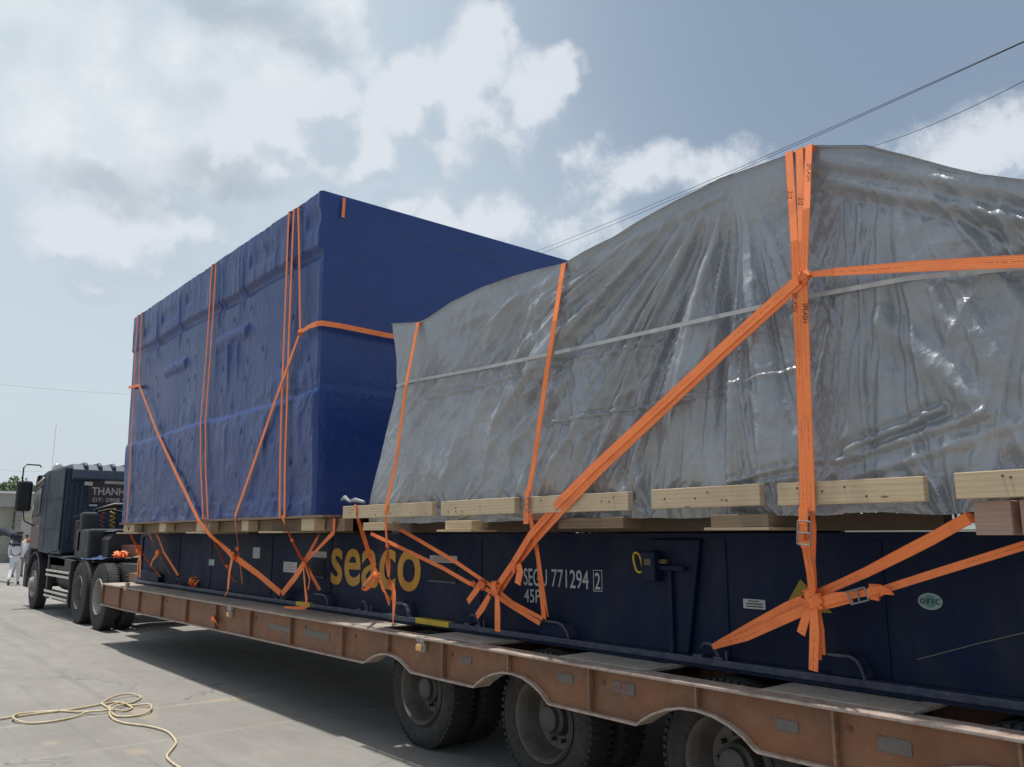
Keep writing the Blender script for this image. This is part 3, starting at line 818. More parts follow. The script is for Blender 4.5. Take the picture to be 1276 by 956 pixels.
for (px, py, wp, hp, ln) in ((320, 689, 4, 7, 0), (264, 701, 3, 4, 0), (362, 707, 8, 7, 3), (396, 691, 11, 4, 2), (553, 697, 17, 5, 3), (940.5, 753, 14, 7, 3)):
    a = at(px - wp, py - hp, Y=YC); b = at(px + wp, py + hp, Y=YC)
    s_ = MB().box((a.x, YC - .004, b.z), (b.x, YC - .001, a.z)).build('sticker', sticker, fr)
    if ln:
        mb = MB()
        for k in range(ln):
            zz = a.z + (b.z - a.z) * (k + .7) / (ln + .6)
            mb.box((a.x + (b.x - a.x) * (.15 + .1 * (k == 0)), YC - .0055, zz - .003), (b.x - (b.x - a.x) * (.12 + .15 * (k == 0)), YC - .0042, zz + .003))
        mb.build('printed_lines', redp if px < 600 else darkp, s_)
# oval sticker
a = at(1159.5, 749.5, Y=YC); b = at(1175, 749.5, Y=YC); rx = b.x - a.x
def oval(sx, sz, yy): return [(a.x + sx * math.cos(2 * math.pi * k / 32), a.z + sz * math.sin(2 * math.pi * k / 32) - sx * .0) for k in range(32)]
ov = MB().prism(oval(rx, rx * .68, 0), YC - .004, YC - .001).build('oval_sticker', mat('pale_sticker', (.26, .34, .33), .5, var=.1), fr)
MB().prism(oval(rx * .5, rx * .5, 0), YC - .0055, YC - .0042).build('emblem', mat('teal_emblem', (.08, .22, .22), .5), ov)
text_mesh('O F I C', 'sticker_lettering', darkp, (a.x - rx * .8, YC - .006, a.z - rx * .22), (a.x + rx * .8, YC - .006, a.z - rx * .22), (a.x - rx * .8, YC - .006, a.z + rx * .22), ov, bolder=.02)
# long scratch
A = at(1143, 822, Y=YC); B = at(1300, 783, Y=YC)
MB().ribbon([(A.x, YC - .002, A.z), ((A.x + B.x) / 2, YC - .002, (A.z + B.z) / 2 + .004), (B.x, YC - .002, B.z)], .005, NY, .002).build('scratch', mat('scratched_paint', (.10, .10, .10), .6), fr)

# ------------------------------------------------------------------ blue wrapped crate
bc = thing('wrapped_crate', 'huge square crate wrapped in dark blue plastic sheeting behind the tractor', 'crate', (-9.9, 4.95, 1.62))
BY0, BY1 = YB + .05, 6.62
BZ0, BZ1 = 1.775, 4.86
def bxe(z):
    t = (z - BZ0) / (BZ1 - BZ0); return -12.93 - .21 * t, -6.83 - .085 * t
nx, nz_ = 330, 170
ss = np.linspace(0, 1, nx)[None, :]; tt = np.linspace(0, 1, nz_)[:, None]
z = BZ0 + (BZ1 - BZ0) * tt + 0 * ss
t01 = (z - BZ0) / (BZ1 - BZ0)
x = (-12.93 - .21 * t01) * (1 - ss) + (-6.83 - .085 * t01) * ss
def bxz(px, py):
    p = at(px, py, Y=YB); return p.x, p.z
Dp = np.zeros_like(x)
Dp += .008 * (fbm(x * 1.1, z * 1.1, 3) - .5)
lz = 2.915 + .012 * np.sin(x * 1.7) + .01 * (fbm(x * 2, x * 0, 2) - .5)
Dp += (.034 + .02 * (fbm(x * 5, z * 3, 3) - .5)) * sst(lz + .02, lz - .03 - .03 * fbm(x * 3, x * 0, 2), z)                                   # lower half stands out below the ledge
Dp -= .02 * sst(lz - .05, lz - 1.0, z)
# folds gathered above the ledge
Dp += .02 * np.exp(-((z - lz - .14) / .16) ** 2) * (ridged(x * 5.5, z * .8, 2) - .5)
# top skirt: stands out and ends in a sagging lower edge
kz = 4.30 + .012 * np.sin(x * 2.3 + 1)
sk = sst(kz - .005, kz + .03, z)
Dp += .028 * sk
Dp -= .030 * np.exp(-((z - kz + .05) / .045) ** 2) * sst(-12.6, -12.0, x)
# window-like hollows in the skirt
for (xa, xb, zc_) in ((-12.55, -12.25, 4.52), (-11.75, -11.1, 4.56), (-10.75, -10.55, 4.62), (-8.65, -8.0, 4.58), (-7.25, -6.95, 4.60)):
    Dp -= .020 * sst(xa, xa + .05, x) * sst(xb + .05, xb, x) * np.exp(-np.abs((z - zc_) / .085) ** 3)
for xq, dz in ((-10.95, .3), (-9.55, .28), (-9.42, .2), (-8.9, .35), (-8.82, .25), (-7.6, .2), (-11.9, .25)):      # hanging pleats
    Dp += .022 * np.exp(-((x - xq - .02 * np.sin(z * 9)) / .035) ** 2) * sst(kz - dz - .1, kz, z) * sst(4.86, 4.6, z)
# raised battens under the sheet
def batten(x0, x1, ztop, zfade, h=.03):
    return h * sst(x0 - .03, x0 + .03, x) * sst(x1 + .03, x1 - .03, x) * sst(ztop + .02, ztop - .04, z) * sst(zfade, ztop - .08, z)
Dp += batten(-9.55, -8.62, 3.89, 3.68, .04) + batten(-11.45, -10.6, 3.84, 3.66, .035)
Dp += batten(-9.22, -9.12, 3.75, 3.0, .03) + batten(-8.93, -8.86, 3.72, 3.2, .02) + batten(-9.6, -9.5, 3.75, 3.3, .018)
for xb in (-12.3, -11.5, -10.6, -9.05, -8.0, -7.2):
    Dp += batten(xb - .05, xb + .04, 2.80, 1.9, .010)
    Dp += .012 * np.exp(-((x - xb) / .05) ** 2) * sst(3.2, 3.0, z) * sst(2.95, 3.05, z)
# nail dimples
rr_ = np.random.RandomState(3)
for zr in (2.0, 2.25, 2.5, 2.72, 3.25, 3.5, 3.75, 4.05):
    for xq in np.arange(-12.6, -6.9, .40):
        if rr_.rand() < .42: continue
        xx = xq + rr_.uniform(-.12, .12); zz = zr + rr_.uniform(-.05, .05)
        dx = x - xx; dz = z - zz
        Dp -= .015 * np.exp(-(dx / .020) ** 2 - (dz / .032) ** 2)
        Dp += .006 * np.exp(-((dx - .04) / .04) ** 2 - ((dz + .06) / .10) ** 2)
# star of creases pulled to the corner
cx_, cz_ = bxz(387, 483)
rad = np.hypot(x - cx_, z - cz_); th = np.arctan2(z - cz_, cx_ - x)
Dp += .020 * (ridged(th * 5 + 3, rad * .6, 2) - .55) * np.exp(-(rad / .55) ** 2)
# crinkled hem
Dp += .034 * (ridged(x * 6, z * 7, 2) - .6) * sst(2.05, 1.85, z)
Dp += .012 * (fbm(x * 9, z * 14, 3) - .5) * sst(3.25, 2.95, z) * sst(2.8, 2.9, z)
Dp += .014 * (ridged(x * 7, z * 2, 2) - .5) * sk
# corner seam
xe = x - (-6.83 - .085 * t01)
Dp += .012 * np.exp(-((xe + .05) / .03) ** 2) * (.4 + fbm(z * 7, x * 0, 2))
Dp += .008 * (ridged(x * 1.6 + z, z * 1.1 - x * .4, 2) - .55)
Dp = np.clip(Dp, -.06, .048)
fadex = sst(0, .004, ss) * sst(1, .996, ss)
P = np.stack([x, BY0 - Dp * fadex, z + .012 * (fbm(x * 3, x * 0, 3) - .5) * (tt > .98) - .02 * (fbm(x * 4 + 9, x * 0, 3)) * (tt < .005)], -1)
grid_obj('side_sheet', P, bluet, bc)
# rear sheet
ny, nz2 = 120, 120
uu = np.linspace(0, 1, ny)[None, :]; tt = np.linspace(0, 1, nz2)[:, None]
z = BZ0 + (BZ1 - BZ0) * tt + 0 * uu; y = BY0 + (BY1 - BY0) * uu + 0 * tt
xr = -6.83 - .085 * tt + 0 * uu
D2 = .016 * (fbm(y * 1.2, z * 1.2, 3) - .5) + .008 * sst(2.96, 2.93, z) + .006 * sst(4.60, 4.62, z - .04 * (y - BY0) * 0)
D2 -= .005 * np.exp(-((z - 4.60) / .02) ** 2)
D2 += .010 * (ridged((z - .35 * y) * 1.6, y * .4, 1) - .5) * sst(2.9, 4.6, z)
for zr in (2.1, 2.5, 3.3, 3.7, 4.2):
    for yq in np.arange(BY0 + .4, BY1, .62):
        D2 -= .012 * np.exp(-((y - yq) / .03) ** 2 - ((z - zr) / .035) ** 2)
D2 += .012 * (ridged((y + z) * 2.2, (y - z) * .6, 2) - .5) * np.exp(-((y - BY0 - .4) / .4) ** 2 - ((z - 4.4) / .4) ** 2)
D2 *= sst(0, .02, uu) * sst(1, .99, tt)
P = np.stack([xr + D2, y, z], -1)
grid_obj('rear_sheet', P, bluet, bc)
MB().add([], []) if False else None
mb = MB(); a0, a1 = -13.14, -6.915
mb.add([(a0, BY0, BZ1), (a1, BY0, BZ1), (a1, BY1, BZ1), (a0, BY1, BZ1)], [(0, 1, 2, 3)]); mb.build('top_sheet', bluet, bc)
mb = MB(); mb.add([(-12.93, BY0, BZ0), (-13.14, BY0, BZ1), (-13.14, BY1, BZ1), (-12.93, BY1, BZ0)], [(0, 1, 2, 3)]); mb.build('front_sheet', bluet, bc)
mb = MB(); mb.add([(-12.93, BY1, BZ0), (-13.14, BY1, BZ1), (-6.915, BY1, BZ1), (-6.83, BY1, BZ0)], [(0, 1, 2, 3)]); mb.build('far_sheet', bluet, bc)
# timber skid
MB().box((-12.9, BY0 + .02, 1.755), (-6.6, BY1 - .05, BZ0 - .001)).build('skid_floor', pine_d, bc)
MB().box((-12.95, YB + .01, 1.750), (-6.62, YB + .05, 1.772)).build('skid_edge_board', pine_d, bc, bevel=.002)
for y in (YB + .16, 4.9, 6.3):
    MB().box((-12.86, y, 1.635), (-6.5, y + .08, 1.749)).build('skid_beam', pine_d, bc)
for pxa, pxb in ((150, 163), (194, 202), (240, 256), (296, 304), (370, 416)):
    a = at(pxa, 660, Y=YB); b = at(pxb, 660, Y=YB)
    MB().box((a.x, YB + .04, 1.64), (b.x if pxb < 400 else b.x - .45, YB + .15, 1.749)).build('skid_block', pine, bc, bevel=.004)
for pxa, pxb in ((142, 168), (228, 252), (318, 348)):
    a = at(pxa, 668, Y=YB); b = at(pxb, 668, Y=YB)
    MB().box((a.x, YB + .03, 1.621), (b.x, YB + .6, 1.638)).build('skid_foot_board', pine, bc, bevel=.002)
for x in np.arange(-12.5, -6.8, .9):
    MB().box((x, YB + .25, 1.62), (x + .1, 6.5, 1.634)).build('skid_cross_board', pine_d, bc)

# ------------------------------------------------------------------ silver covered machine
sv = thing('covered_machine', 'bulky machine under a crinkled silver grey tarpaulin with timber planks along its foot', 'covered cargo', (-2.6, 5.0, 1.62))
YS = YP + .03
XE = .9
prof = [(500, 402), (521, 401), (530, 397), (560, 377), (600, 357), (640, 343), (680, 333), (703, 328), (725, 315), (760, 297), (800, 272), (850, 245), (895, 222), (940, 207), (980, 192), (1004, 183), (1012, 180), (1045, 180), (1078, 180), (1148, 199), (1200, 212), (1222, 217), (1276, 224)]
ptx = []; ptz = []
for q in prof:
    a = at(*q, Y=YS + .03); ptx.append(a.x); ptz.append(a.z)
a = at(483, 401, Y=YS); ptx.insert(0, a.x - .05); ptz.insert(0, a.z)
ptx += [-.7, -.2, XE]; ptz += [ptz[-1] - .04, ptz[-1] - .10, ptz[-1] - .16]
le = [at(483, 401, Y=YS), at(483, 480, Y=YS), at(450, 622, Y=YS), at(446, 640, Y=YS)]
lz_ = [p.z for p in le][::-1]; lx_ = [p.x for p in le][::-1]
ZB = 1.688
nx, nzv, nr = 900, 210, 14
s1 = np.linspace(0, 1, nx)[None, :]; t1 = np.linspace(0, 1, nzv)[:, None]
xc = np.interp(np.linspace(0, 1, nx), [0, 1], [lx_[-1], XE])
def tarp_xz(s, t):
    xm = lx_[-1] * (1 - s) + XE * s
    zt = np.interp(xm, ptx, ptz)
    z = ZB + (zt - ZB) * t
    xl = np.interp(z, lz_, lx_)
    x = xl * (1 - s) + XE * s
    return x, z, zt
x, z, zt = tarp_xz(s1 + 0 * t1, t1 + 0 * s1)
def sxz(px, py):
    p = at(px, py, Y=YS); return p.x, p.z
def tarp_D(x, z, zt):
    d = .05 * (fbm(x * .9 + 4, z * .9, 2) - .5) - .085
    # A: left part, creases climbing to the upper right
    wA = sst(-3.3, -3.9, x)
    q = x * math.sin(.62) - z * math.cos(.62); l = x * math.cos(.62) + z * math.sin(.62)
    d = d + wA * .085 * (ridged(q * 4.0 + .5 * fbm(x * 2, z * 2, 2), l * .6, 1) - .5) * sst(2.0, 2.8, z)
    q2 = x * math.sin(1.1) - z * math.cos(1.1)
    d = d + wA * .045 * (ridged(q2 * 5 + 7, l * 1.5, 2) - .5)
    d = d + wA * .026 * (ridged(q * 12 + fbm(x * 2, z * 2, 2), l * 1.1, 1) - .5) * (.3 + 1.2 * vn(x * 1.5, z * 1.5))
    # B: fan falling away from the crown at the bend
    for (px, py, sx0, sx1, am, fr_, rr0) in ((905, 185, -4.3, -1.9, .14, 9.5, 2.8), (1085, 150, -2.3, -.6, .07, 7, 1.9), (703, 300, -4.9, -3.0, .075, 6, 1.6), (1300, 190, -1.7, 1, .07, 6, 1.6)):
        fx, fz = sxz(px, py)
        th = np.arctan2(x - fx, fz - z + .02); r = np.hypot(x - fx, z - fz)
        wv = fbm(x * 1.6, z * 1.6, 2) * .35
        q_ = vn(th * fr_ + wv, r * .4 + px); f = (1 - np.abs(2 * q_ - 1)) ** 1.3 * .8 + .25 * vn(th * fr_ * 2.3 + 5, r * .5) - .42
        q2_ = vn(th * fr_ * 2.9 + wv * 2 + 11, r * .9 + px)
        f = f + ((1 - np.abs(2 * q2_ - 1)) - .5) * .42 * sst(.3, 1.0, r)
        d = d + am * f * sst(sx0, sx0 + .6, x) * sst(sx1, sx1 - .5, x) * sst(.08, .85, r) * sst(rr0 * 1.3, rr0 * .4, r)
    # gathers rising from the gaps between planks
    for (px, am) in ((545, .04), (650, .05), (797, .06), (960, .06), (1175, .06)):
        fx, fz = sxz(px, 640)
        th = np.arctan2(x - fx, z - fz + .05); r = np.hypot(x - fx, z - fz)
        d = d + am * (ridged(th * 4 + px, r, 2) - .5) * np.exp(-(r / .45) ** 2)
    # cross creases near the rear shoulder
    d = d + .030 * sst(-2.1, -1.7, x) * (ridged((z + .28 * (x + 2)) * 5.2, x * .7, 2) - .5) * sst(2.75, 3.1, z)
    d = d + .012 * (ridged(x * 2.3, z * 7.5 + x, 2) - .5) * sst(-2.2, -1.6, x)
    # fold lines left by packing
    for (a_, b_, am, wdt) in (((500, 500), (700, 449), .012, .012), ((700, 449), (830, 420), .010, .012), ((670, 528), (840, 497), .014, .010), ((840, 497), (1000, 452), .011, .010),
                              ((720, 543), (835, 430), .008, .016), ((1040, 560), (1160, 506), .022, .015), ((1030, 572), (1215, 512), .016, .018), ((1060, 590), (1276, 520), .008, .02),
                              ((900, 600), (1010, 572), .013, .010), ((890, 612), (1000, 590), .010, .010), ((640, 420), (620, 600), .007, .010), ((790, 430), (770, 600), .006, .010),
                              ((1057, 250), (1068, 600), .012, .012), ((1040, 245), (1046, 330), .012, .007), ((1068, 280), (1058, 330), .012, .009), ((1000, 330), (1030, 400), .012, .012), ((1085, 395), (1276, 560), .02, .05), ((1230, 210), (1255, 330), .02, .02), ((1014, 196), (1290, 238), .045, .035), ((1020, 218), (1290, 272), .035, .030), ((712, 332), (890, 240), .03, .02), ((560, 405), (690, 345), .014, .03)):
        dd, tq = segd(x, z, sxz(*a_), sxz(*b_))
        d = d + am * np.exp(-(dd / wdt) ** 2) * (.5 + fbm(x * 6, z * 6, 2)) - am * .6 * np.exp(-((dd - wdt * 1.8) / wdt) ** 2)
    d = d + .009 * (ridged(x * 13 + fbm(x * 3, z * 3, 2) * 2, z * 9, 2) - .5) + .004 * (fbm(x * 28, z * 28, 2) - .5)
    # pulled in where straps cross the top
    return d
Dv = tarp_D(x, z, zt)
# dog-ear of loose sheet in front of the machine: flatter
ear = sst(-5.05, -5.3, x)
Dv = Dv * (1 - .6 * ear) - .05 * ear
Dv = np.where(Dv > .0, .026 * np.tanh(Dv / .026), Dv); Dv = np.where(Dv < -.14, -.14 + .05 * np.tanh((Dv + .14) / .05), Dv)
tl = (z - ZB) / (zt - ZB)
kt_ = .8 * sst(.80, .985, tl)
Dv = Dv * (1 - kt_) - .03 * kt_
rnd = np.clip((tl - .994) / .006, 0, 1)
y = YS + .012 - Dv * (1 - .5 * rnd) + .004 * (1 - np.sqrt(np.clip(1 - rnd ** 2, 0, 1)))
y = np.maximum(y + .02 * sst(.14, .0, tl), YP + .046 + 0 * y + (-.05) * sst(.09, .14, tl))
zw = z + (.02 * (fbm(x * 3.3, x * 0, 2) - .5) + .012 * (ridged(x * 4, x * 0, 2) - .5)) * sst(.06, 0, tl) + .008 * (fbm(x * 4, x * 0 + 3, 3) - .5) * sst(.9, 1, tl)
front = np.stack([x, y, zw], -1)
# roof rows
rows = []
top = front[-1]
for k in range(1, 60):
    f = k / 59; yy = top[:, 1] + (6.55 - top[:, 1]) * f
    xx = top[:, 0]
    sag = -.05 * min(1, f * 14) - .03 * np.sin(math.pi * f) + .03 * (fbm(xx * 1.5, yy * 1.5, 3) - .5) * min(1, f * 6) - .02 * min(1, f * 8)
    sag = sag + .010 * (ridged(xx * 1.2 + yy * 2.5, yy * 1.0, 2) - .5) * min(1, f * 6)
    rows.append(np.stack([xx, yy, top[:, 2] + sag], -1))
rows = np.stack(rows, 0)
P = np.concatenate([front, rows], 0)
grid_obj('tarpaulin', P, silver, sv)
# tarp ends and far side
def endsheet(xf, name, flip):
    nyy = 60; uu = np.linspace(0, 1, nyy)[None, :]; tt = np.linspace(0, 1, 60)[:, None]
    col = xf; zc = np.interp(np.linspace(0, 1, 60), np.linspace(0, 1, len(col)), col[:, 2])[:, None]
    xx = np.interp(np.linspace(0, 1, 60), np.linspace(0, 1, len(col)), col[:, 0])[:, None]
    y0_ = np.interp(np.linspace(0, 1, 60), np.linspace(0, 1, len(col)), col[:, 1])[:, None]
    yy = y0_ + (6.55 - y0_) * uu
    sgn = 1 if flip else -1
    x2 = xx + sgn * (-.42 * sst(0, .25, uu) * (1 if flip else .05)) * (-1 if flip else 1) + .03 * (ridged(yy * 3, zc * .7, 2) - .5) * sst(0, .05, uu)
    grid_obj(name, np.stack([x2 + 0 * yy, yy, zc + 0 * yy], -1), silver, sv)
endsheet(front[:, 0], 'tarpaulin_end', True)
endsheet(front[:, -1], 'tarpaulin_end', False)
P3 = np.stack([np.stack([x[0], 0 * x[0] + 6.55, ZB + .30 * sst(-4.0, -3.7, x[0]) * sst(-2.3, -2.6, x[0])], -1), np.stack([top[:, 0], 0 * top[:, 0] + 6.551, rows[-1][:, 2]], -1)], 0)
grid_obj('tarpaulin_far_side', P3, silver, sv)
# pale seam tape stuck on the sheet
def surf_y(xq, zq):
    i = np.argmin((x - xq) ** 2 + (z - zq) ** 2); r_, c_ = np.unravel_index(i, x.shape)
    return float(y[max(0, r_ - 3):r_ + 4, max(0, c_ - 4):c_ + 5].min())
def on_tarp(px, py, off=.012):
    a_ = at(px, py, Y=YS)
    for _ in range(5): a_ = at(px, py, Y=surf_y(a_.x, a_.z) - off)
    return a_
def lerp_path(pts, n):
    out = []
    for (a_, b_) in zip(pts, pts[1:]):
        for k in range(n): out.append((a_[0] + (b_[0] - a_[0]) * k / n, a_[1] + (b_[1] - a_[1]) * k / n))
    out.append(pts[-1]); return out
tp = lerp_path([(494, 481), (513, 475), (600, 459), (700, 438), (860, 402), (1000, 371), (1130, 347), (1276, 333), (1330, 330)], 16)
tq = [on_tarp(*q) for q in tp]
ty_ = [min(p.y for p in tq[max(0, i - 3):i + 4]) for i in range(len(tq))]
MB().ribbon([at(q[0], q[1], Y=yy) for q, yy in zip(tp, ty_)], .022, NY, .002).build('seam_tape', tape_m, sv)
# planks
for (pxa, pxb, dz) in ((427, 538, .004), (549, 641, 0), (659, 783, 0), (812, 948, 0.003), (970, 1154, 0), (1193, 1400, .004)):
    a = at(pxa, 640, Y=YP); b = at(pxb, 640, Y=YP)
    x0, x1 = a.x, b.x; tl_ = random.uniform(-.004, .004)
    z0, z1 = 1.732 + dz, 1.832 + dz
    p = [(x0, YP, z0), (x1, YP, z0 + tl_), (x1, YP + .042, z0 + tl_), (x0, YP + .042, z0), (x0, YP, z1), (x1, YP, z1 + tl_), (x1, YP + .042, z1 + tl_), (x0, YP + .042, z1)]
    o = MB().hexa(p).build('plank', pine, sv, bevel=.003)
    mb = MB()
    for k in range(max(3, int((x1 - x0) / .16))):
        xx = x0 + .05 + (x1 - x0 - .1) * random.random(); zz = random.choice((z0 + .025, z1 - .025, z0 + .05)) + random.uniform(-.006, .006)
        mb.lathe([(-.003, 0), (-.003, .0045), (.002, .005)], (xx, YP - .0, zz), 'y', 8)
    mb.build('nail_heads', hub_m, o)
# timber bed under the sheet
timber_k = mat('dark_shaded_timber', (.10, .07, .045), .8, var=.3, vscale=9, stretch=(.2, 1, 1))  # dark brown beam wood; its darkness also paints the shade under the sheet
MB().box((-5.9, YP + .34, 1.70), (-3.55, 6.5, 1.735)).build('bed_floor', timber_k, sv)
MB().box((-1.5, YP + .34, 1.70), (.8, 6.5, 1.735)).build('bed_floor', timber_k, sv)
for yy, xa, xb in ((YP + .45, -6.2, at(1176, 650, Y=YP + .45).x), (4.9, -5.9, -2.75), (6.3, -6.0, -3.5)):
    MB().box((xa, yy, 1.622), (xb, yy + .09, 1.699)).build('bed_beam', timber_k, sv)
for (pxa, pxb, mt_) in ((451, 478, pine), (553, 586, pine), (694, 775, pine_d), (884, 956, pine_d)):
    a = at(pxa, 655, Y=YP + .05); b = at(pxb, 655, Y=YP + .05)
    MB().box((a.x, YP + .06, 1.638), (b.x, YP + .21, 1.699)).build('bed_block', mt_, sv, bevel=.004)
for (pxa, pxb) in ((542, 585), (876, 957)):
    a = at(pxa, 670, Y=YP + .02); b = at(pxb, 670, Y=YP + .02)
    MB().box((a.x, YP + .03, 1.624), (b.x, YP + .26, 1.637)).build('foot_board', pine, sv, bevel=.002)
a = at(1214, 660, Y=YP + .02)
MB().box((a.x, YP + .03, 1.60), (a.x + .13, YP + .2, 1.728)).build('corner_block', pink, sv, bevel=.004)
MB().box((a.x + .16, YP + .03, 1.60), (a.x + .5, YP + .2, 1.728)).build('corner_block', pink, sv, bevel=.004)
# crumpled end of sheet behind the first plank
pts = [at(426, 623, Y=YP + .1), at(430, 620, Y=YP + .09), at(436, 625, Y=YP + .1), at(443, 623, Y=YP + .11), at(454, 626, Y=YP + .1)]
MB().tube(pts, [.012, .02, .012, .02, .012], 7).build('rolled_sheet_end', silver, sv, smooth=True)

# ------------------------------------------------------------------ orange lashing straps
def P3d(q):
    """(px, py, Y) measured point, or a Vector already in the world"""
    return q if isinstance(q, Vector) else at(q[0], q[1], Y=q[2])
def smooth_path(pts, n=6, sag=0.0):
    out = []
    for a_, b_ in zip(pts, pts[1:]):
        for k in range(n):
            f = k / n; p = a_.lerp(b_, f); p = p + Vector((0, 0, -sag * 4 * f * (1 - f))); out.append(p)
    out.append(pts[-1]); return out
def web_r(parent, pts, width=.040, name='webbing', th=.003, n=5, normals=NY, twist=None, wid=None, wob=.0, mt=None):
    P_ = smooth_path([P3d(q) for q in pts], n)
    N = len(P_)
    tw = None
    if twist: tw = [twist * i / (N - 1) for i in range(N)]
    if wob:
        tw = [(tw[i] if tw else 0) + wob * math.sin(i * 1.7 + pts[0][0] if not isinstance(pts[0], Vector) else i * 1.7) for i in range(N)]
    if wid: width = [np.interp(i / (N - 1), np.linspace(0, 1, len(wid)), wid) for i in range(N)]
    return MB().ribbon(P_, width, normals, th, tw).build(name, mt or web, parent)
def over(q, Y1=6.62, zlow_=1.7, lift=.02, front_out=0):
    """the run across the top of the load and down its far side"""
    p = P3d(q)
    return [Vector((p.x, p.y + .0, p.z)), Vector((p.x, p.y + .03, p.z + lift * .25)), Vector((p.x, p.y + .13, p.z + lift)),
            Vector((p.x, Y1 - .1, p.z + lift)), Vector((p.x, Y1, p.z - .03)), Vector((p.x, Y1 + .02, zlow_))]
def nover(n0=1):
    return None
def strap_over(parent, down, width=.040, Y1=6.62, lift=-.065, n=5, **kw):
    """down: measured points from the top edge downwards"""
    ov = over(down[0], Y1, lift=lift)
    P_ = ov[::-1] + [P3d(q) for q in down[1:]]
    Ns = [Vector((0, 1, 0))] * 2 + [Vector((0, .3, 1)), Vector((0, -.2, 1)), Vector((0, -.6, .8)), Vector((0, -1, .3))] + [NY] * (len(down) - 1)
    pts = []; nn = []
    for i in range(len(P_) - 1):
        for k in range(n): pts.append(P_[i].lerp(P_[i + 1], k / n)); nn.append(Ns[i].lerp(Ns[i + 1], k / n))
    pts.append(P_[-1]); nn.append(Ns[-1])
    return MB().ribbon(pts, width, nn, .003).build('webbing', web, parent)
def knot(parent, q, s=.045, name='knot'):
    s = s * .82
    c = P3d(q); mb = MB(); rg = random.Random(int(c.x * 1000))
    for k in range(4):                                             # turns of webbing wound round each other
        ax = Vector((rg.uniform(-1, 1), rg.uniform(-.4, .4), rg.uniform(-1, 1))).normalized()
        u_ = ax.cross(Vector((0, 1, .2))).normalized(); v_ = ax.cross(u_)
        pts = []; nn = []
        for i in range(13):
            a_ = 2 * math.pi * i / 12; d_ = u_ * math.cos(a_) + v_ * math.sin(a_) * .55
            pts.append(c + d_ * s * (.62 + .12 * k) * .8 + ax * s * rg.uniform(-.12, .12)); nn.append(d_)
        mb.ribbon(pts, s * .75, nn, .004)
    return mb.build(name, web, parent)
def buckle(parent, q, d, s=.05, ln=.075):
    c = P3d(q); d = Vector((d[0], 0, d[1])).normalized(); e = Vector((d.z, 0, -d.x)); mb = MB()
    for off in (-.5, .5, .0):
        a_ = c + d * ln * off - e * s / 2; b_ = c + d * ln * off + e * s / 2; mb.tube([a_ + NY * .008, b_ + NY * .008], .004, 6)
    for off in (-.5, .5):
        a_ = c + e * s * off - d * ln / 2; b_ = c + e * s * off + d * ln / 2; mb.tube([a_ + NY * .008, b_ + NY * .008], .004, 6)
    return mb.build('buckle', steel, parent)
SG = 'orange ratchet straps lashing the covered loads down'
def lash(label, q, name='lashing_strap'):
    p = P3d(q); return thing(name, label, 'strap', (p.x, p.y, p.z), SG)
F1 = YP - .012          # just in front of the planks and the sheet
F2 = YP - .022
K = YC - .05            # hanging in front of the rail
C1 = YR - .02

# silver load ---------------------------------------------------
s_ = lash('single orange strap over the front corner of the silver load, twisted below the plank', (483, 640, F1))
strap_over(s_, [(521, 402, F1 + .07), (506, 480, F1), (493, 580, F1), (480, 636, F1), (481, 660, F1 + .06), (482.5, 682, F1 + .15)], .042)
web_r(s_, [(482.5, 680, F1 + .15), (484, 716, YR - .10), (488, 735, YR - .07), (490, 748, C1)], .038, twist=9.0, n=10)
web_r(s_, [(489, 727, C1 - .03), (491.5, 745, C1 - .05), (489.5, 778, C1 - .06)], name='loose_end', wid=[.02, .058, .045, .01], n=6)
knot(s_, (483, 680, F1 + .14), .035)
s_ = lash('short orange strap tied in a loop in front of the yellow lettering', (442, 630, F1))
web_r(s_, [(442, 629, F1), (444, 640, F1), (452, 665, F1 + .15), (461, 694, YR - .12), (467, 706, YR - .08)], .036, twist=2.6, n=8)
web_r(s_, [(466, 705, YR - .08), (471, 719, C1 - .04), (478, 735, C1 - .02), (486, 751, C1 + .02)], .034, wob=.25)
web_r(s_, [(468, 712, YR - .10), (461, 720, YR - .12), (452, 730, YR - .12), (451, 734, YR - .11), (456, 734.5, YR - .10), (463, 729, YR - .09), (470, 714, YR - .09)], .030, name='bow_loop', n=4, twist=.8)
web_r(s_, [(464, 719, C1 - .05), (467, 725, C1 - .05), (461, 729, C1 - .04)], .030, name='loose_end')
knot(s_, (470, 717, YR - .09), .05)
web_r(s_, [(472, 719, C1 - .03), (480, 738, C1 - .01), (485, 754, C1 + .01)], .022)
s_ = lash('narrow orange strap over the middle of the silver load, down to the serial number', (655, 640, F1))
strap_over(s_, [(702.5, 328, F1 + .07), (691, 400, F1), (679, 480, F1), (665, 580, F1), (657, 622, F1), (656, 640, F1)], .042)
web_r(s_, [(657, 612, F2), (655.5, 632, F2), (655.5, 653, F2)], .046, name='loose_end')
buckle(s_, (656, 628, F2), (0, 1), .055, .07)
web_r(s_, [(658, 634, F1 + .01), (663, 660, F1 + .15), (671, 700, YR - .14), (678, 771, C1)], .044)
web_r(s_, [(661, 640, F1 + .03), (669, 680, F1 + .2), (682, 768, C1 + .01)], .030)
s_ = lash('orange strap from under the silver load, knotted left of the serial number', (600, 730, C1))
web_r(s_, [(485, 652, YP + .32), (520, 672, YP + .34), (569, 701, YR - .12), (600, 722, YR - .08), (618, 734, YR - .08), (640, 752, YR - .06), (676, 771, C1)], .032, twist=.3)
web_r(s_, [(462, 665, YP + .38), (500, 683, YR - .1), (552, 708, YR - .06), (585, 727, YR - .07), (604, 733, YR - .08), (640, 757, YR - .05), (673, 777, C1)], .030, twist=-.3)
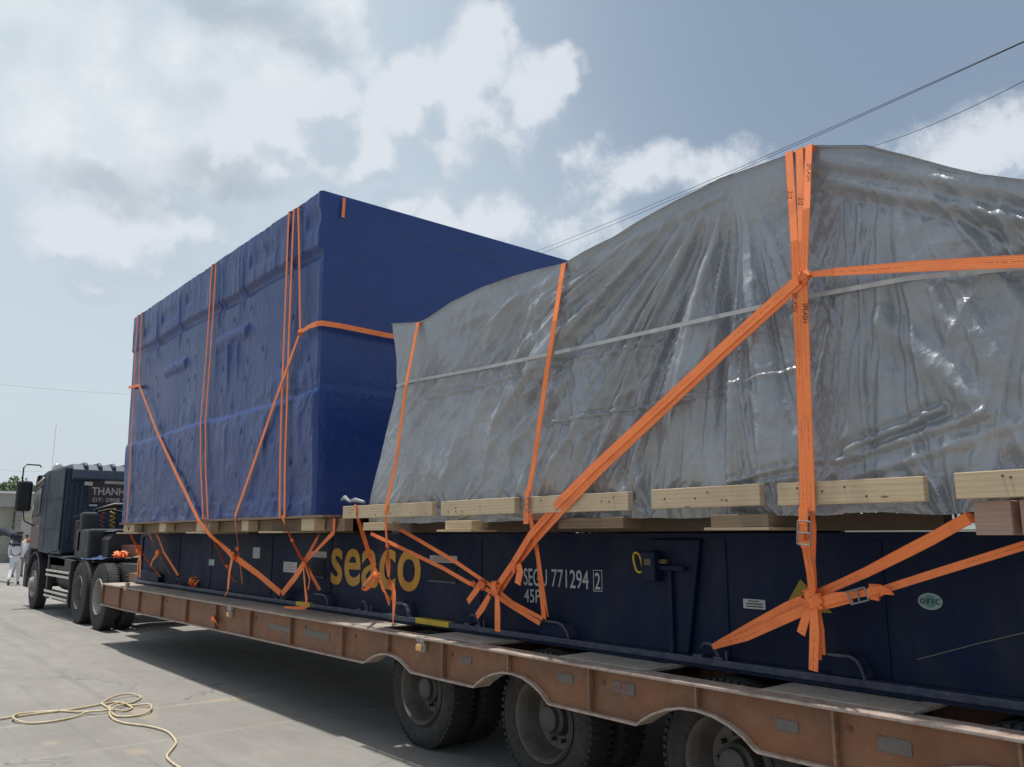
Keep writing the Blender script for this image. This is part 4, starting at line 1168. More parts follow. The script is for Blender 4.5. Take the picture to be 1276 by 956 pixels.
web_r(s_, [(600, 724, YR - .10), (594, 735, YR - .11), (583, 750, YR - .10)], name='loose_end', wid=[.03, .052, .05, .045], n=5)
knot(s_, (600, 729, YR - .10), .062)
knot(s_, (590, 728, YR - .10), .04)
s_ = lash('wide doubled orange strap running diagonally down across the silver load to a knot', (618, 735, YR - .12))
web_r(s_, [(1000, 343, F2 - .008), (900, 433, F2 - .006), (820, 508, F2 - .006), (740, 582, F2), (700, 622, F2), (660, 668, F1 + .10), (638, 704, YR - .2), (618, 733, YR - .14)], .050, n=7)
web_r(s_, [(1004, 347, F2 - .004), (905, 437, F2 - .002), (825, 513, F2 - .002), (746, 588, F2 + .004), (706, 630, F2 + .004), (668, 672, F1 + .12), (645, 702, YR - .18), (624, 735, YR - .12)], .048, n=7)
web_r(s_, [(610, 742, YR - .10), (603, 755, YR - .09), (594, 768, YR - .06)], name='loose_end', wid=[.04, .056, .05], n=5)
web_r(s_, [(619, 735, YR - .15), (620, 760, YR - .16), (620, 787, YR - .15)], name='loose_end', wid=[.035, .058, .058], n=6)
web_r(s_, [(646, 702, YR - .22), (648, 713, YR - .24), (645, 728, YR - .24)], name='loose_end', wid=[.05, .062, .058], n=5)
knot(s_, (618, 733, YR - .16), .075)
knot(s_, (641, 706, YR - .21), .06)
# rear bundle
s_ = lash('left strap of the three side by side on the silver load, buckled below the plank', (1000, 640, F1))
strap_over(s_, [(983, 189, F1 + .07), (990, 300, F1 - .004), (994, 400, F1 - .006), (999, 520, F1 - .004), (1001, 600, F1 - .004), (1002, 645, F1 - .004)], .040)
web_r(s_, [(1001, 632, F2), (1001, 656, F2), (1004, 680, F1 + .04), (1010, 715, F1 + .16), (1013, 746, YR - .18)], .046)
web_r(s_, [(998, 652, F2 - .006), (999, 680, F2 + .02)], .030)
web_r(s_, [(997, 658, F2 - .012), (1006, 658, F2 - .012)], .035, name='webbing')
web_r(s_, [(998, 678, F2 + .0), (1009, 678, F2 + .0)], .030, name='webbing')
buckle(s_, (1003, 664, F2 - .01), (0.1, 1), .062, .10)
web_r(s_, [(1014, 750, YR - .22), (1015, 790, YR - .23), (1013.5, 836, YR - .22)], name='loose_end', wid=[.035, .05, .046], n=6)
web_r(s_, [(1017, 752, YR - .20), (1022, 785, YR - .20), (1025, 816, YR - .19)], name='loose_end', wid=[.03, .042, .03], n=6)
web_r(s_, [(1010, 755, YR - .21), (1004, 770, YR - .22), (998, 790, YR - .21)], name='loose_end', wid=[.035, .042, .045], n=5)
web_r(s_, [(1016, 755, YR - .19), (1019, 790, YR - .19), (1020, 822, YR - .18)], name='loose_end', wid=[.03, .036, .03], n=5)
knot(s_, (1013, 748, YR - .21), .085)
s_ = lash('middle strap of the three side by side on the silver load', (1010, 632, F1))
strap_over(s_, [(996, 185, F1 + .068), (1000, 300, F1 - .009), (1003, 400, F1 - .011), (1007, 520, F1 - .009), (1010, 600, F1 - .007), (1011, 637, F1 - .005)], .040)
web_r(s_, [(1012, 637, F1), (1014, 655, F1 + .08), (1013, 700, F1 + .2), (1016, 745, YR - .18)], .028)
s_ = lash('right strap of the three side by side on the silver load, ending half way down', (1002, 343, F1))
strap_over(s_, [(1008, 181, F1 + .066), (1005, 260, F1 - .012), (1002, 343, F1 - .016)], .036)
knot(s_, (1002, 345, F2 - .02), .05)
s_ = lash('orange strap running level along the rear part of the silver load to the right', (1100, 336, F1))
web_r(s_, [(1003, 343, F2 - .014), (1040, 339, F1 - .004), (1140, 332, F1 - .004), (1276, 325.5, F1 - .004), (1420, 322, F1)], n=8, wid=[.022, .036, .046, .05, .05])
s_ = lash('orange strap rising right from the low rail hook to the reddish timber block', (1010, 742, YR - .16))
web_r(s_, [(888, 806, YR + .0), (930, 784, YR - .08), (980, 757, YR - .14), (1013, 743, YR - .18), (1080, 713, YR - .2), (1160, 672, YP + .16), (1206, 646, YP + .12), (1225, 640, YP + .2)], n=6, wid=[.030, .046, .05, .04, .05, .048, .045])
s_ = lash('orange strap with bright buckle and knot, running right from the rail hook', (1070, 742, YR - .18))
web_r(s_, [(888, 806, YR - .004), (930, 793, YR - .09), (980, 770, YR - .16), (1013, 756, YR - .19)], n=6, wid=[.030, .046, .05, .045])
web_r(s_, [(1012, 754, YR - .20), (1040, 745, YR - .21), (1066, 741, YR - .22), (1100, 735, YR - .22), (1160, 716, YR - .2), (1276, 680, YP + .2), (1340, 662, YP + .2)], n=6, wid=[.05, .048, .03, .032, .034, .034, .03])
web_r(s_, [(1012, 756, YR - .19), (1036, 753, YR - .20), (1062, 746, YR - .21)], .034)
buckle(s_, (1070, 742.5, YR - .225), (1, .28), .056, .085)
knot(s_, (1090, 738, YR - .22), .06)
web_r(s_, [(1090, 737, YR - .23), (1100, 735, YR - .24), (1112, 738, YR - .24)], .045, name='loose_end', twist=1.0)

# blue crate ----------------------------------------------------
B1, B2 = YB - .004, YB - .012
s_ = lash('pair of straps over the front end of the blue crate next to the tractor', (158, 652, B1))
strap_over(s_, [(176.5, 390, B1), (175, 430, B1), (173, 482, B1)], .036, lift=.03)
strap_over(s_, [(171.5, 393, B1), (169, 430, B1), (167, 482, B1), (163, 560, B1), (158, 650, B1)], .036, lift=.03)
web_r(s_, [(158, 650, B1), (159, 657, B1 + .02), (166, 673, YR - .3), (173, 685, YR - .2), (200, 719, YR)], .034, twist=1.5, n=8)
web_r(s_, [(174, 686, YR - .2), (175, 700, YR - .21), (174, 720, YR - .2)], .065, name='loose_end')
web_r(s_, [(176, 687, YR - .2), (172, 700, YR - .2), (171, 719, YR - .19)], .045, name='loose_end')
knot(s_, (173, 685, YR - .22), .10)
web_r(s_, [(181, 656, YB + .5), (189, 672, YR - .2), (197, 690, YR - .1), (213, 717, YR)], .03, n=6, twist=.8)
web_r(s_, [(190, 656, YB + .5), (198, 672, YR - .2), (204, 688, YR - .1), (222, 717, YR)], .028, n=6, twist=-.8)
knot(s_, (197, 689, YR - .12), .08)
web_r(s_, [(197, 690, YR - .12), (190, 698, YR - .13), (188, 706, YR - .12)], .04, name='webbing')
s_ = lash('long orange strap slanting down rightwards from the front end of the blue crate', (248, 652, B2))
web_r(s_, [(160, 483, YB + .06), (165, 482, B2), (173, 480, B2 - .006), (180, 498, B2), (196, 540, B2), (222, 596, B2), (248, 650, B2), (262, 667, B2 + .03), (289, 690, YR - .26), (320, 713, YR - .1), (350, 738, YR - .01)], n=5, wid=[.04, .045, .042, .05, .05, .05, .045])
web_r(s_, [(262, 666, B2 + .02), (289, 694, YR - .25), (322, 718, YR - .08), (349, 741, YR - .005)], .034)
knot(s_, (290, 692, YR - .27), .07)
web_r(s_, [(290, 693, YR - .26), (286, 712, YR - .26), (284, 734, YR - .25)], .058, name='loose_end')
web_r(s_, [(284.5, 733, YR - .25), (283, 738, YR - .25), (280, 743, YR - .24)], name='loose_end', wid=[.02, .02, .012])
s_ = lash('close pair of orange straps over the middle of the blue crate', (255, 648, B1))
strap_over(s_, [(264, 330, B1), (260, 400, B1), (256, 455, B1), (250, 525, B1), (250, 580, B1), (253, 647, B1)], .034, lift=.03)
strap_over(s_, [(269, 328, B1), (265, 400, B1), (261, 455, B1), (256, 525, B1), (256, 580, B1), (259, 647, B1)], .034, lift=.03)
web_r(s_, [(256, 646, B1), (261, 660, B1 + .08), (270, 681, YR - .2), (282, 706, YR - .06), (294, 726, YR)], .036, twist=1.2, n=8)
knot(s_, (283, 706, YR - .07), .04)
s_ = lash('close pair of orange straps over the rear end of the blue crate', (352, 645, B1))
strap_over(s_, [(360, 264, B1), (357, 340, B1), (354, 420, B1), (351, 500, B1), (349, 580, B1), (348.5, 645, B1)], .036, lift=.03)
strap_over(s_, [(366, 261, B1), (363, 340, B1), (360, 420, B1), (357.5, 500, B1), (355, 580, B1), (354.5, 645, B1)], .036, lift=.03)
web_r(s_, [(351, 643, B1), (355, 652, B1 + .02), (363, 672, YR - .3), (378, 700, YR - .1), (397, 736, YR)], .036, twist=1.0, n=8)
web_r(s_, [(379, 698, YR - .08), (388, 716, YR - .06), (399, 735, YR - .01)], .036)
knot(s_, (364, 673, YR - .3), .03)
s_ = lash('orange strap bent at a knot high on the blue crate, slanting down left', (295, 646, B2))
strap_over(s_, [(371.5, 258, B1), (373, 330, B1), (374, 413, B1)], .036, lift=.03)
web_r(s_, [(374, 414, B2), (366, 436, B2), (346, 490, B2), (320, 566, B2), (293, 643, B2), (294, 658, B1 + .06), (297, 685, YR - .2), (302, 727, YR)], n=6, wid=[.036, .044, .046, .046, .044, .036, .034])
knot(s_, (374.5, 414, B2), .055)
knot(s_, (296, 684, YR - .2), .045)
s_ = lash('orange strap running level round the rear corner of the blue crate', (398, 402, B2))
CXr = at(398, 402, Y=B2).x
c_ = Vector((-6.80, B2 + .02, at(398, 402, Y=B2).z))
pR = at(483, 418, X=-6.78)
pts = [at(374.5, 414, Y=B2 - .004), at(385, 407, Y=B2 - .003), Vector((c_.x - .06, B2, c_.z)), Vector((c_.x + .0, B2 + .03, c_.z)), Vector((c_.x + .015, B2 + .2, c_.z)), pR, Vector((-6.79, 6.6, pR.z + .05))]
nn = [NY, NY, NY, Vector((1, -1, 0)), Vector((1, 0, 0)), Vector((1, 0, 0)), Vector((1, 0, 0))]
P_ = []; N_ = []
for i in range(len(pts) - 1):
    for k in range(5): P_.append(pts[i].lerp(pts[i + 1], k / 5)); N_.append(nn[i].lerp(nn[i + 1], k / 5))
P_.append(pts[-1]); N_.append(nn[-1])
MB().ribbon(P_, [float(np.interp(i / (len(P_) - 1), [0, .3, 1], [.036, .05, .05])) for i in range(len(P_))], N_, .003).build('webbing', web, s_)
s_ = lash('orange strap lashed in a V under the rear of the blue crate', (357, 735, YR))
web_r(s_, [(351, 739, YR - .01), (366, 720, YR - .06), (385, 690, YR - .1), (396, 669, YR - .05), (402, 660, YR + .05)], .044)
web_r(s_, [(352, 741, YR - .02), (368, 722, YR - .07), (384, 697, YR - .1), (400, 680, YR - .16), (416, 663, YP + .16), (416.5, 646, YP + .12)], n=5, wid=[.04, .04, .034, .034, .05, .05])
knot(s_, (379, 704, YR - .13), .06)
web_r(s_, [(378, 706, YR - .14), (380, 730, YR - .14), (382, 748, YR - .15), (381, 756, YR - .18), (372, 758, YR - .22), (354, 756.5, YR - .24)], n=5, wid=[.02, .03, .05, .055, .03, .015], name='loose_end')
web_r(s_, [(381, 706, YR - .14), (386, 722, YR - .15), (384, 735, YR - .14)], .018, name='loose_end')
s_ = lash('short stub of orange strap showing high on the rear face of the blue crate', (428, 250, YB))
a = at(429, 247, X=-6.875); b = at(427.5, 271, X=-6.86)
MB().ribbon([a, a.lerp(b, .5), b], .030, Vector((1, 0, 0)), .003).build('webbing', web, s_)
# faint print on the rear bundle
pr = lash('printed words on the strap', (990, 300, F1)) if False else None
rear = [o for o in bpy.data.objects if o.parent and o.parent.get('label', '').startswith('left strap of the three')][0]
rear2 = [o for o in bpy.data.objects if o.parent and o.parent.get('label', '').startswith('middle strap of the three')][0]
rear3 = [o for o in bpy.data.objects if o.parent and o.parent.get('label', '').startswith('right strap of the three')][0]
def vprint(parent, px, py0, py1, txt, wpx=4.5, Y=F1 - .0165):
    a_ = at(px - wpx, py0, Y=Y); b_ = at(px - wpx + .6, py1, Y=Y); c_ = at(px + wpx, py1, Y=Y)
    text_mesh(txt, 'strap_print', darkp, b_, a_, c_, parent, depth=.0) .location.y -= .0015
for par, px, a_, b_ in ((rear, 990.5, 388, 365), (rear2, 1003.5, 402, 378), (rear, 984.5, 248, 238), (rear2, 998, 256, 246), (rear3, 1008.5, 226, 204)):
    vprint(par, px, a_, b_, 'SPLASH' if a_ - b_ > 15 else '2/2', 3.4)

# loose heap and scraps of strap
def heap(label, q, s, n=5, seed=1, name='strap_heap'):
    p = P3d(q); t_ = thing(name, label, 'strap', (p.x, p.y, p.z)); rg = random.Random(seed)
    for k in range(n):
        pts = []; ph = rg.uniform(0, 6.3); a0 = rg.uniform(0, 3.14); ca, sa = math.cos(a0), math.sin(a0)
        for i in range(17):
            a_ = ph + i * .42; rx_ = s * (.6 + .4 * rg.random()); u_ = rx_ * math.cos(a_); v_ = rx_ * .5 * math.sin(a_)
            pts.append(Vector((p.x + u_ * ca - v_ * sa, p.y + (u_ * sa + v_ * ca) * .5, p.z + s * .12 + s * .5 * abs(math.sin(a_ * 1.3 + k)) * (.5 + .12 * k))))
        MB().ribbon(pts, .036, Vector((rg.uniform(-.4, .4), -.4, 1)), .003).build('webbing', web, t_)
    return t_
p = at(247, 736, Z=DECK + .01)
heap('crumpled heap of orange webbing lying on the deck edge below the blue crate', Vector((p.x, p.y, DECK + .012)), .26, 6, 4)
p = at(267, 771, Y=YG + .02)
s_ = thing('tied_strap_scrap', 'frayed knot of orange strap tied to the brown side girder', 'strap', p)
knot(s_, Vector((p.x, YG + .01, p.z)), .055)
web_r(s_, [(265, 769, YG - .01), (269, 775, YG - .02), (273, 781, YG - .01)], .04, name='loose_end', twist=1)

# ------------------------------------------------------------------ hose on the ground
hp = [(-40, 903), (0, 896), (40, 890), (90, 884), (130, 877), (146, 875), (163, 879), (185, 880), (188, 886), (175, 891), (150, 893), (140, 889), (137, 883), (150, 878), (162, 880), (164, 883), (155, 886), (140, 887), (120, 889), (95, 887), (70, 886), (40, 888), (20, 893), (17, 898), (35, 901), (65, 899), (95, 893), (108, 890), (132, 888), (137, 884), (130, 879), (127, 876), (140, 871), (160, 867), (172, 867), (175, 870), (166, 875), (150, 881), (137, 888), (140, 895), (155, 901), (185, 905), (207, 911), (217, 920), (219, 927), (212, 936), (208, 943), (214, 950), (226, 958), (240, 966)]
def catmull(P_, n=5):
    out = []
    for i in range(len(P_) - 1):
        p0 = P_[max(0, i - 1)]; p1 = P_[i]; p2 = P_[i + 1]; p3 = P_[min(len(P_) - 1, i + 2)]
        for k in range(n):
            t = k / n; out.append(.5 * ((2 * p1) + (p2 - p0) * t + (2 * p0 - 5 * p1 + 4 * p2 - p3) * t * t + (3 * p1 - p0 - 3 * p2 + p3) * t ** 3))
    out.append(P_[-1]); return out
wp = []
for i, q in enumerate(hp):
    v_ = at(q[0], q[1], Z=.012); v_.z = .012 + (.018 if i % 5 in (2, 3) and 4 < i < 40 else 0); wp.append(v_)
tag(MB().tube(catmull(wp), .0092, 8).build('hose', hose_m, smooth=True, base=wp[20]), 'thin tan hose lying in loose loops on the sunlit concrete', 'hose')

# ------------------------------------------------------------------ tractor unit
tk = thing('tractor_truck', 'dark blue tractor unit with bright step bars and a maroon sign on its cab back', 'truck', (-19, 5.05, 0))
CX = -19.1; YN = 3.86; YFAR = 6.24
side = [(-22.25, .62), (-22.32, 1.3), (-22.22, 1.95), (-21.95, 2.75), (-21.7, 2.95), (-21.0, 3.03), (CX, 3.0), (CX, 1.22), (-20.0, 1.2), (-20.15, 1.28), (-22.1, 1.28), (-22.12, .62)]
MB().prism(side, YN, YFAR).build('cab', cabp, tk, bevel=.04)
# roof cap with ribs
MB().prism([(-21.6, 2.90), (-21.3, 3.06), (CX - .1, 3.07), (CX + .09, 2.95), (CX + .12, 2.76), (CX + .005, 2.72), (CX + .005, 2.9)], YN + .1, YFAR - .1).build('roof_cap', cabp2, tk, bevel=.02)
for k in range(8):
    yy = YN + .35 + k * .27
    MB().tube([(-21.2, yy, 3.06), (CX - .08, yy, 3.07), (CX + .06, yy, 2.99)], .045, 8).build('roof_rib', cabp2, tk, smooth=True)
# rear wall ribs
for k, yy in enumerate((3.98, 4.08, 4.18, 4.95, 5.25, 5.55, 5.85)):
    MB().box((CX + .002, yy - .03, 1.45), (CX + .022, yy + .03, 2.68)).build('wall_rib', cabp, tk, bevel=.008)
# side deflector behind the door
MB().prism([(-21.1, 1.25), (-21.1, 2.55), (-20.95, 2.95), (CX - .01, 2.98), (CX - .01, 1.3), (-20.1, 1.22)], YN - .03, YN - .002).build('side_deflector', cabp, tk, bevel=.008)
for (za, zb) in ((1.72, 1.725), (2.35, 2.355)):
    MB().box((-21.05, YN - .034, za), (CX - .03, YN - .0305, zb + .006)).build('panel_gap', black, tk)
MB().box((-20.6, YN - .036, 1.32), (-20.592, YN - .0305, 2.9)).build('panel_gap', black, tk)
for k in range(5):
    MB().box((CX - .9, YN - .037, 1.85 + k * .07), (CX - .4, YN - .0305, 1.875 + k * .07)).build('vent_slat', plastic, tk)
for k, (yy, mt_) in enumerate(((4.55, redp), (4.75, yel2), (4.95, plastic))):       # coiled air lines
    pts = [(CX + .25 + .04 * math.cos(i * .9) + .02 * i / 40, yy + .05 * math.sin(i * .9), 2.15 - i * .013) for i in range(60)]
    MB().tube(pts, .009, 5).build('coiled_air_line', mt_ if k < 2 else plastic, tk, smooth=True)
MB().box((CX + .03, 4.2, 2.62), (CX + .09, 4.35, 2.70)).build('work_lamp', chrome, tk, bevel=.01)
MB().box((-18.9, 4.05, 1.3), (-18.6, 4.2, 1.9)).build('exhaust_stack', frame_m, tk, bevel=.03)
# door, window, red panel
d_ = MB().prism([(-22.18, 1.32), (-22.12, 1.95), (-21.90, 2.70), (-21.16, 2.82), (-21.16, 1.32)], YN - .022, YN - .002).build('door', cabred, tk, bevel=.008)
w_ = MB().prism([(-22.06, 2.02), (-21.88, 2.62), (-21.24, 2.72), (-21.24, 2.02)], YN - .03, YN - .024).build('window_frame', plastic, d_)
MB().prism([(-22.0, 2.07), (-21.84, 2.57), (-21.62, 2.61), (-21.62, 2.07)], YN - .036, YN - .031).build('window_pane', glass, d_)
MB().prism([(-21.57, 2.07), (-21.57, 2.62), (-21.3, 2.66), (-21.3, 2.07)], YN - .036, YN - .031).build('window_pane', glass, d_)
MB().box((-21.34, YN - .05, 1.78), (-21.2, YN - .023, 1.82)).build('door_handle', chrome, d_)
MB().tube([(-22.2, YN - .02, 1.98), (-21.95, YN - .03, 2.75), (-21.2, YN - .03, 2.86)], .022, 8).build('door_trim', chrome, tk, smooth=True)
MB().box((-22.36, YN + .05, 1.5), (-22.25, YFAR - .05, 2.6)).build('windscreen', glass, tk, bevel=.02)
MB().box((-22.5, YN - .02, .42), (-22.2, YFAR, .98)).build('bumper', frame_m, tk, bevel=.04)
MB().box((-22.46, YN - .05, 1.42), (-22.3, YN + .02, 1.50)).build('indicator_lamp', mat('orange_lens', (.75, .22, .05), .3), tk, bevel=.01)
# sun visor
MB().prism([(-22.3, 2.66), (-22.1, 2.95), (-21.95, 2.98), (-22.12, 2.62)], YN - .01, YFAR).build('sun_visor', plastic, tk, bevel=.015)
# mirror on a looped arm
a = at(31, 617, Y=YN - .28); mx, mz = a.x, a.z
hh = .37
MB().box((mx - .06, YN - .46, mz - hh), (mx + .06, YN - .14, mz + hh * .86)).build('mirror', plastic, tk, bevel=.05)
mb = MB(); mb.tube([(mx, YN - .36, mz + hh * .8), (mx, YN - .36, mz + .62), (mx - .02, YN - .30, mz + .70), (mx - .1, YN - .02, mz + .70), (mx - .15, YN + .02, mz + .66)], .016, 8)
mb.build('mirror_arm', plastic, tk, smooth=True); mb = MB()
mb.tube([(mx, YN - .28, mz - hh), (mx - .02, YN - .24, mz - .58), (mx - .1, YN - .04, mz - .68), (mx - .15, YN + .02, mz - .66)], .016, 8)
mb.build('mirror_arm', plastic, tk, smooth=True)
# roof horns and aerial
a = at(73, 575, Y=4.3)
MB().lathe([(-.07, 0), (-.07, .05), (-.02, .10), (.05, .13), (.06, .12), (.06, 0)], (a.x, 4.3, 3.16), 'x', 14).build('roof_horn', chrome, tk, smooth=True)
MB().tube([(a.x, 4.3, 3.05), (a.x, 4.3, 3.14)], .03, 8).build('horn_stand', frame_m, tk)
MB().lathe([(-.05, 0), (-.05, .05), (.0, .085), (.05, .05), (.05, 0)], (a.x + .1, 4.75, 3.19), 'x', 14).build('roof_horn', chrome, tk, smooth=True)
MB().tube([(a.x + .1, 4.75, 3.05), (a.x + .1, 4.75, 3.15)], .03, 8).build('horn_stand', frame_m, tk)
MB().tube([(-21.9, 4.1, 2.95), (-21.9, 4.1, 4.2)], .0035, 6).build('aerial', mat('pale_aerial', (.4, .42, .42), .5), tk)
# sign on the cab back
ca = at(111, 596, X=CX + .03); cb = at(111, 627, X=CX + .03)
sg = MB().box((CX + .023, ca.y, cb.z), (CX + .035, 5.15, ca.z)).build('sign_board', signb, tk)
def rear_text(txt, l, t_, r, b_, name='sign_lettering', mt=signt, bold=.01):
    A = at(l, t_, X=CX + .036); B = at(l, b_, X=CX + .036); Cc = at(r, b_, X=CX + .036)
    text_mesh(txt, name, mt, (CX + .036, A.y, B.z), (CX + .036, Cc.y, B.z), (CX + .036, A.y, A.z), sg, depth=.002, bolder=bold)
rear_text('THANH', 115, 607, 155, 616.5, bold=.02)
rear_text('ĐT: 0908 9', 115, 620, 156, 625.5)
a = at(131, 598, X=CX + .038); b = at(160, 604, X=CX + .038)
pl = MB().box((CX + .036, a.y, b.z), (CX + .042, b.y, a.z)).build('white_plate', sticker, sg)
a = at(111, 628.5, X=CX + .03); b = at(121, 631, X=CX + .03)
MB().box((CX + .023, a.y, b.z), (CX + .03, b.y, a.z)).build('small_label', sticker, tk)
# chassis
MB().box((-22.2, 4.45, .62), (-14.75, 4.60, .92)).build('chassis_rail', frame_m, tk)
MB().box((-22.2, 5.5, .62), (-14.75, 5.65, .92)).build('chassis_rail', frame_m, tk)
MB().box((-18.5, YN + .14, 1.12), (-17.4, 6.1, 1.72)).build('engine_cover', frame_m, tk, bevel=.05)
# dark locker with sloping lid behind the cab
la = at(112, 664, Y=4.25); lb = at(112, 697, Y=4.25)
MB().prismx([(4.22, 1.05), (4.22, 1.52), (4.35, 1.66), (5.9, 1.66), (5.9, 1.05)], -17.75, -16.9).build('locker', frame_m, tk, bevel=.02)
MB().prismx([(4.26, 1.665), (4.35, 1.70), (5.9, 1.70), (5.9, 1.665)], -17.8, -16.85).build('locker_lid', cabp2, tk, bevel=.01)
MB().box((-18.3, 4.0, 1.25), (-18.05, 4.3, 2.05)).build('air_filter', frame_m, tk, bevel=.05)
MB().tube([(-18.4, 4.3, 1.3), (-18.35, 4.3, 2.1), (-18.2, 4.6, 2.2), (-18.2, 5.6, 2.2)], .05, 8).build('air_hose', plastic, tk, smooth=True)
MB().tube([(-18.6, 3.95, 1.95), (-18.5, 4.6, 2.12), (-18.5, 5.6, 1.9)], .025, 8).build('air_hose', plastic, tk, smooth=True)
MB().box((-20.1, YN + .02, .95), (-18.6, YN + .5, 1.19)).build('mudguard_top', frame_m, tk, bevel=.04)
# front mudguard arch
arc = [(-21.38 + .72 * math.cos(a_), .54 + .70 * math.sin(a_)) for a_ in np.linspace(math.pi * .93, .05, 14)]
MB().strip(arc, YN - .03, YN + .34, .03).build('front_mudguard', frame_m, tk)
MB().prism([(-20.2, .35), (-20.2, 1.15), (-20.32, 1.2), (-20.05, 1.2), (-19.2, 1.15), (-18.0, 1.12), (-18.0, .9), (-19.9, .9), (-19.9, .35)], YN + .02, YN + .10).build('side_skirt', frame_m, tk, bevel=.01)
MB().lathe([(-.7, 0), (-.7, .26), (.7, .26), (.7, 0)], (-19.1, 4.25, .72), 'x', 20).build('fuel_tank', frame_m, tk, smooth=True, auto=40)
MB().box((-20.0, YN + .12, .28), (-18.0, 4.0, .48)).build('lower_skirt', frame_m, tk)
for z_ in (.88, .79, .46, .37):
    MB().box((-20.05, YN - .03, z_ - .022), (-17.98, YN - .005, z_ + .022)).build('step_bar', chrome, tk, bevel=.006)
MB().box((-18.02, YN - .003, .24), (-17.96, YN + .06, 1.1)).build('step_post', frame_m, tk)
MB().box((-19.98, YN - .003, .30), (-19.92, YN + .06, 1.1)).build('step_post', frame_m, tk)
# drive axle mudguards, rags and straps on the chassis
MB().box((-18.1, YN + .15, 1.10), (-16.9, 4.5, 1.13)).build('chassis_plate', frame_m, tk)
tw_ = wheel(-21.35, YN - .01, .54, .30, tk, .1, rim_l, dual=False, convex=True)
wheel(-17.25, YN, .56, .31, tk, .16, rim_m)
wheel(-15.85, YN, .56, .31, tk, .16, rim_l)
wheel(-17.25, YFAR - .55, .56, .31, tk, .16, rim_m); wheel(-15.85, YFAR - .55, .56, .31, tk, .16, rim_m); wheel(-21.35, YFAR - .25, .54, .30, tk, .1, rim_m, dual=False, convex=True)
for x in (-17.25, -15.85, -21.35): MB().tube([(x, YN + .1, .55), (x, YFAR - .1, .55)], .09, 10).build('axle', frame_m, tk)
MB().lathe([(-.05, 0), (-.05, .5), (.0, .52), (.03, .5), (.03, 0)], (-16.2, 5.05, 1.15), 'z', 24).build('fifth_wheel', frame_m, tk, smooth=True, auto=40)
# rag and strap lying on the wheels
a = at(96, 694, Y=4.2)
def rag(name, label, cat, c, sx, sy, h, mt, seed):
    n_ = 26; g_ = np.linspace(-1, 1, n_); U, V = np.meshgrid(g_, g_)
    z_ = c[2] + h * (fbm(U * 2 + seed, V * 2, 3)) * (1 - .6 * (U ** 2 + V ** 2) / 2) + .015 * (ridged(U * 3 + seed, V * 3, 2))
    P_ = np.stack([c[0] + U * sx * (1 + .15 * fbm(V * 2 + seed, U, 2)), c[1] + V * sy, z_], -1)
    o = grid_obj(name, P_, mt, None, (c[0], c[1], c[2])); o.modifiers.new('thick', 'SOLIDIFY').thickness = .01
    return tag(o, label, cat)
rag('rag', 'crumpled dark blue rag draped over the tractor drive wheels', 'rag', (-17.3, 4.25, 1.13), .45, .3, .12, bluerag, 2)
heap('small orange strap bundle dropped on the tractor chassis behind the cab', Vector((-16.3, 4.3, 1.16)), .26, 5, 9)
rag('folded_canvas', 'folded pale brown canvas lying on the tractor chassis near the gooseneck', 'canvas', (-15.3, 4.6, 1.17), .5, .35, .12, mat('brown_canvas', (.2, .17, .13), .9), 5)

# ------------------------------------------------------------------ people walking away
def limb(pts, rad): return pts, rad
def skinned(name, chains, mt, parent, lv=1):
    """connected chains of (point, radius) that share their first vertex by index"""
    vs = []; es = []; rs = []
    idx = {}
    for ch in chains:
        prev = None
        for key, p, r in ch:
            if key in idx: i = idx[key]
            else: i = len(vs); vs.append(p); rs.append(r); idx[key] = i
            if prev is not None and prev != i: es.append((prev, i))
            prev = i
    b = BASE[parent.name]
    me = bpy.data.meshes.new(name); me.from_pydata([(x, y, z) for x, y, z in vs], es, []); me.materials.append(mt)
    o = bpy.data.objects.new(name, me); COL.objects.link(o); o.parent = parent; BASE[o.name] = b.copy()
    md = o.modifiers.new('skin', 'SKIN'); md.use_smooth_shade = True
    sk_ = me.skin_vertices[0].data
    for i, r in enumerate(rs):
        sk_[i].radius = (r[0], r[1]) if isinstance(r, tuple) else (r, r)
    sk_[0].use_root = True
    o.modifiers.new('sub', 'SUBSURF').levels = lv; o.modifiers['sub'].render_levels = lv
    return o
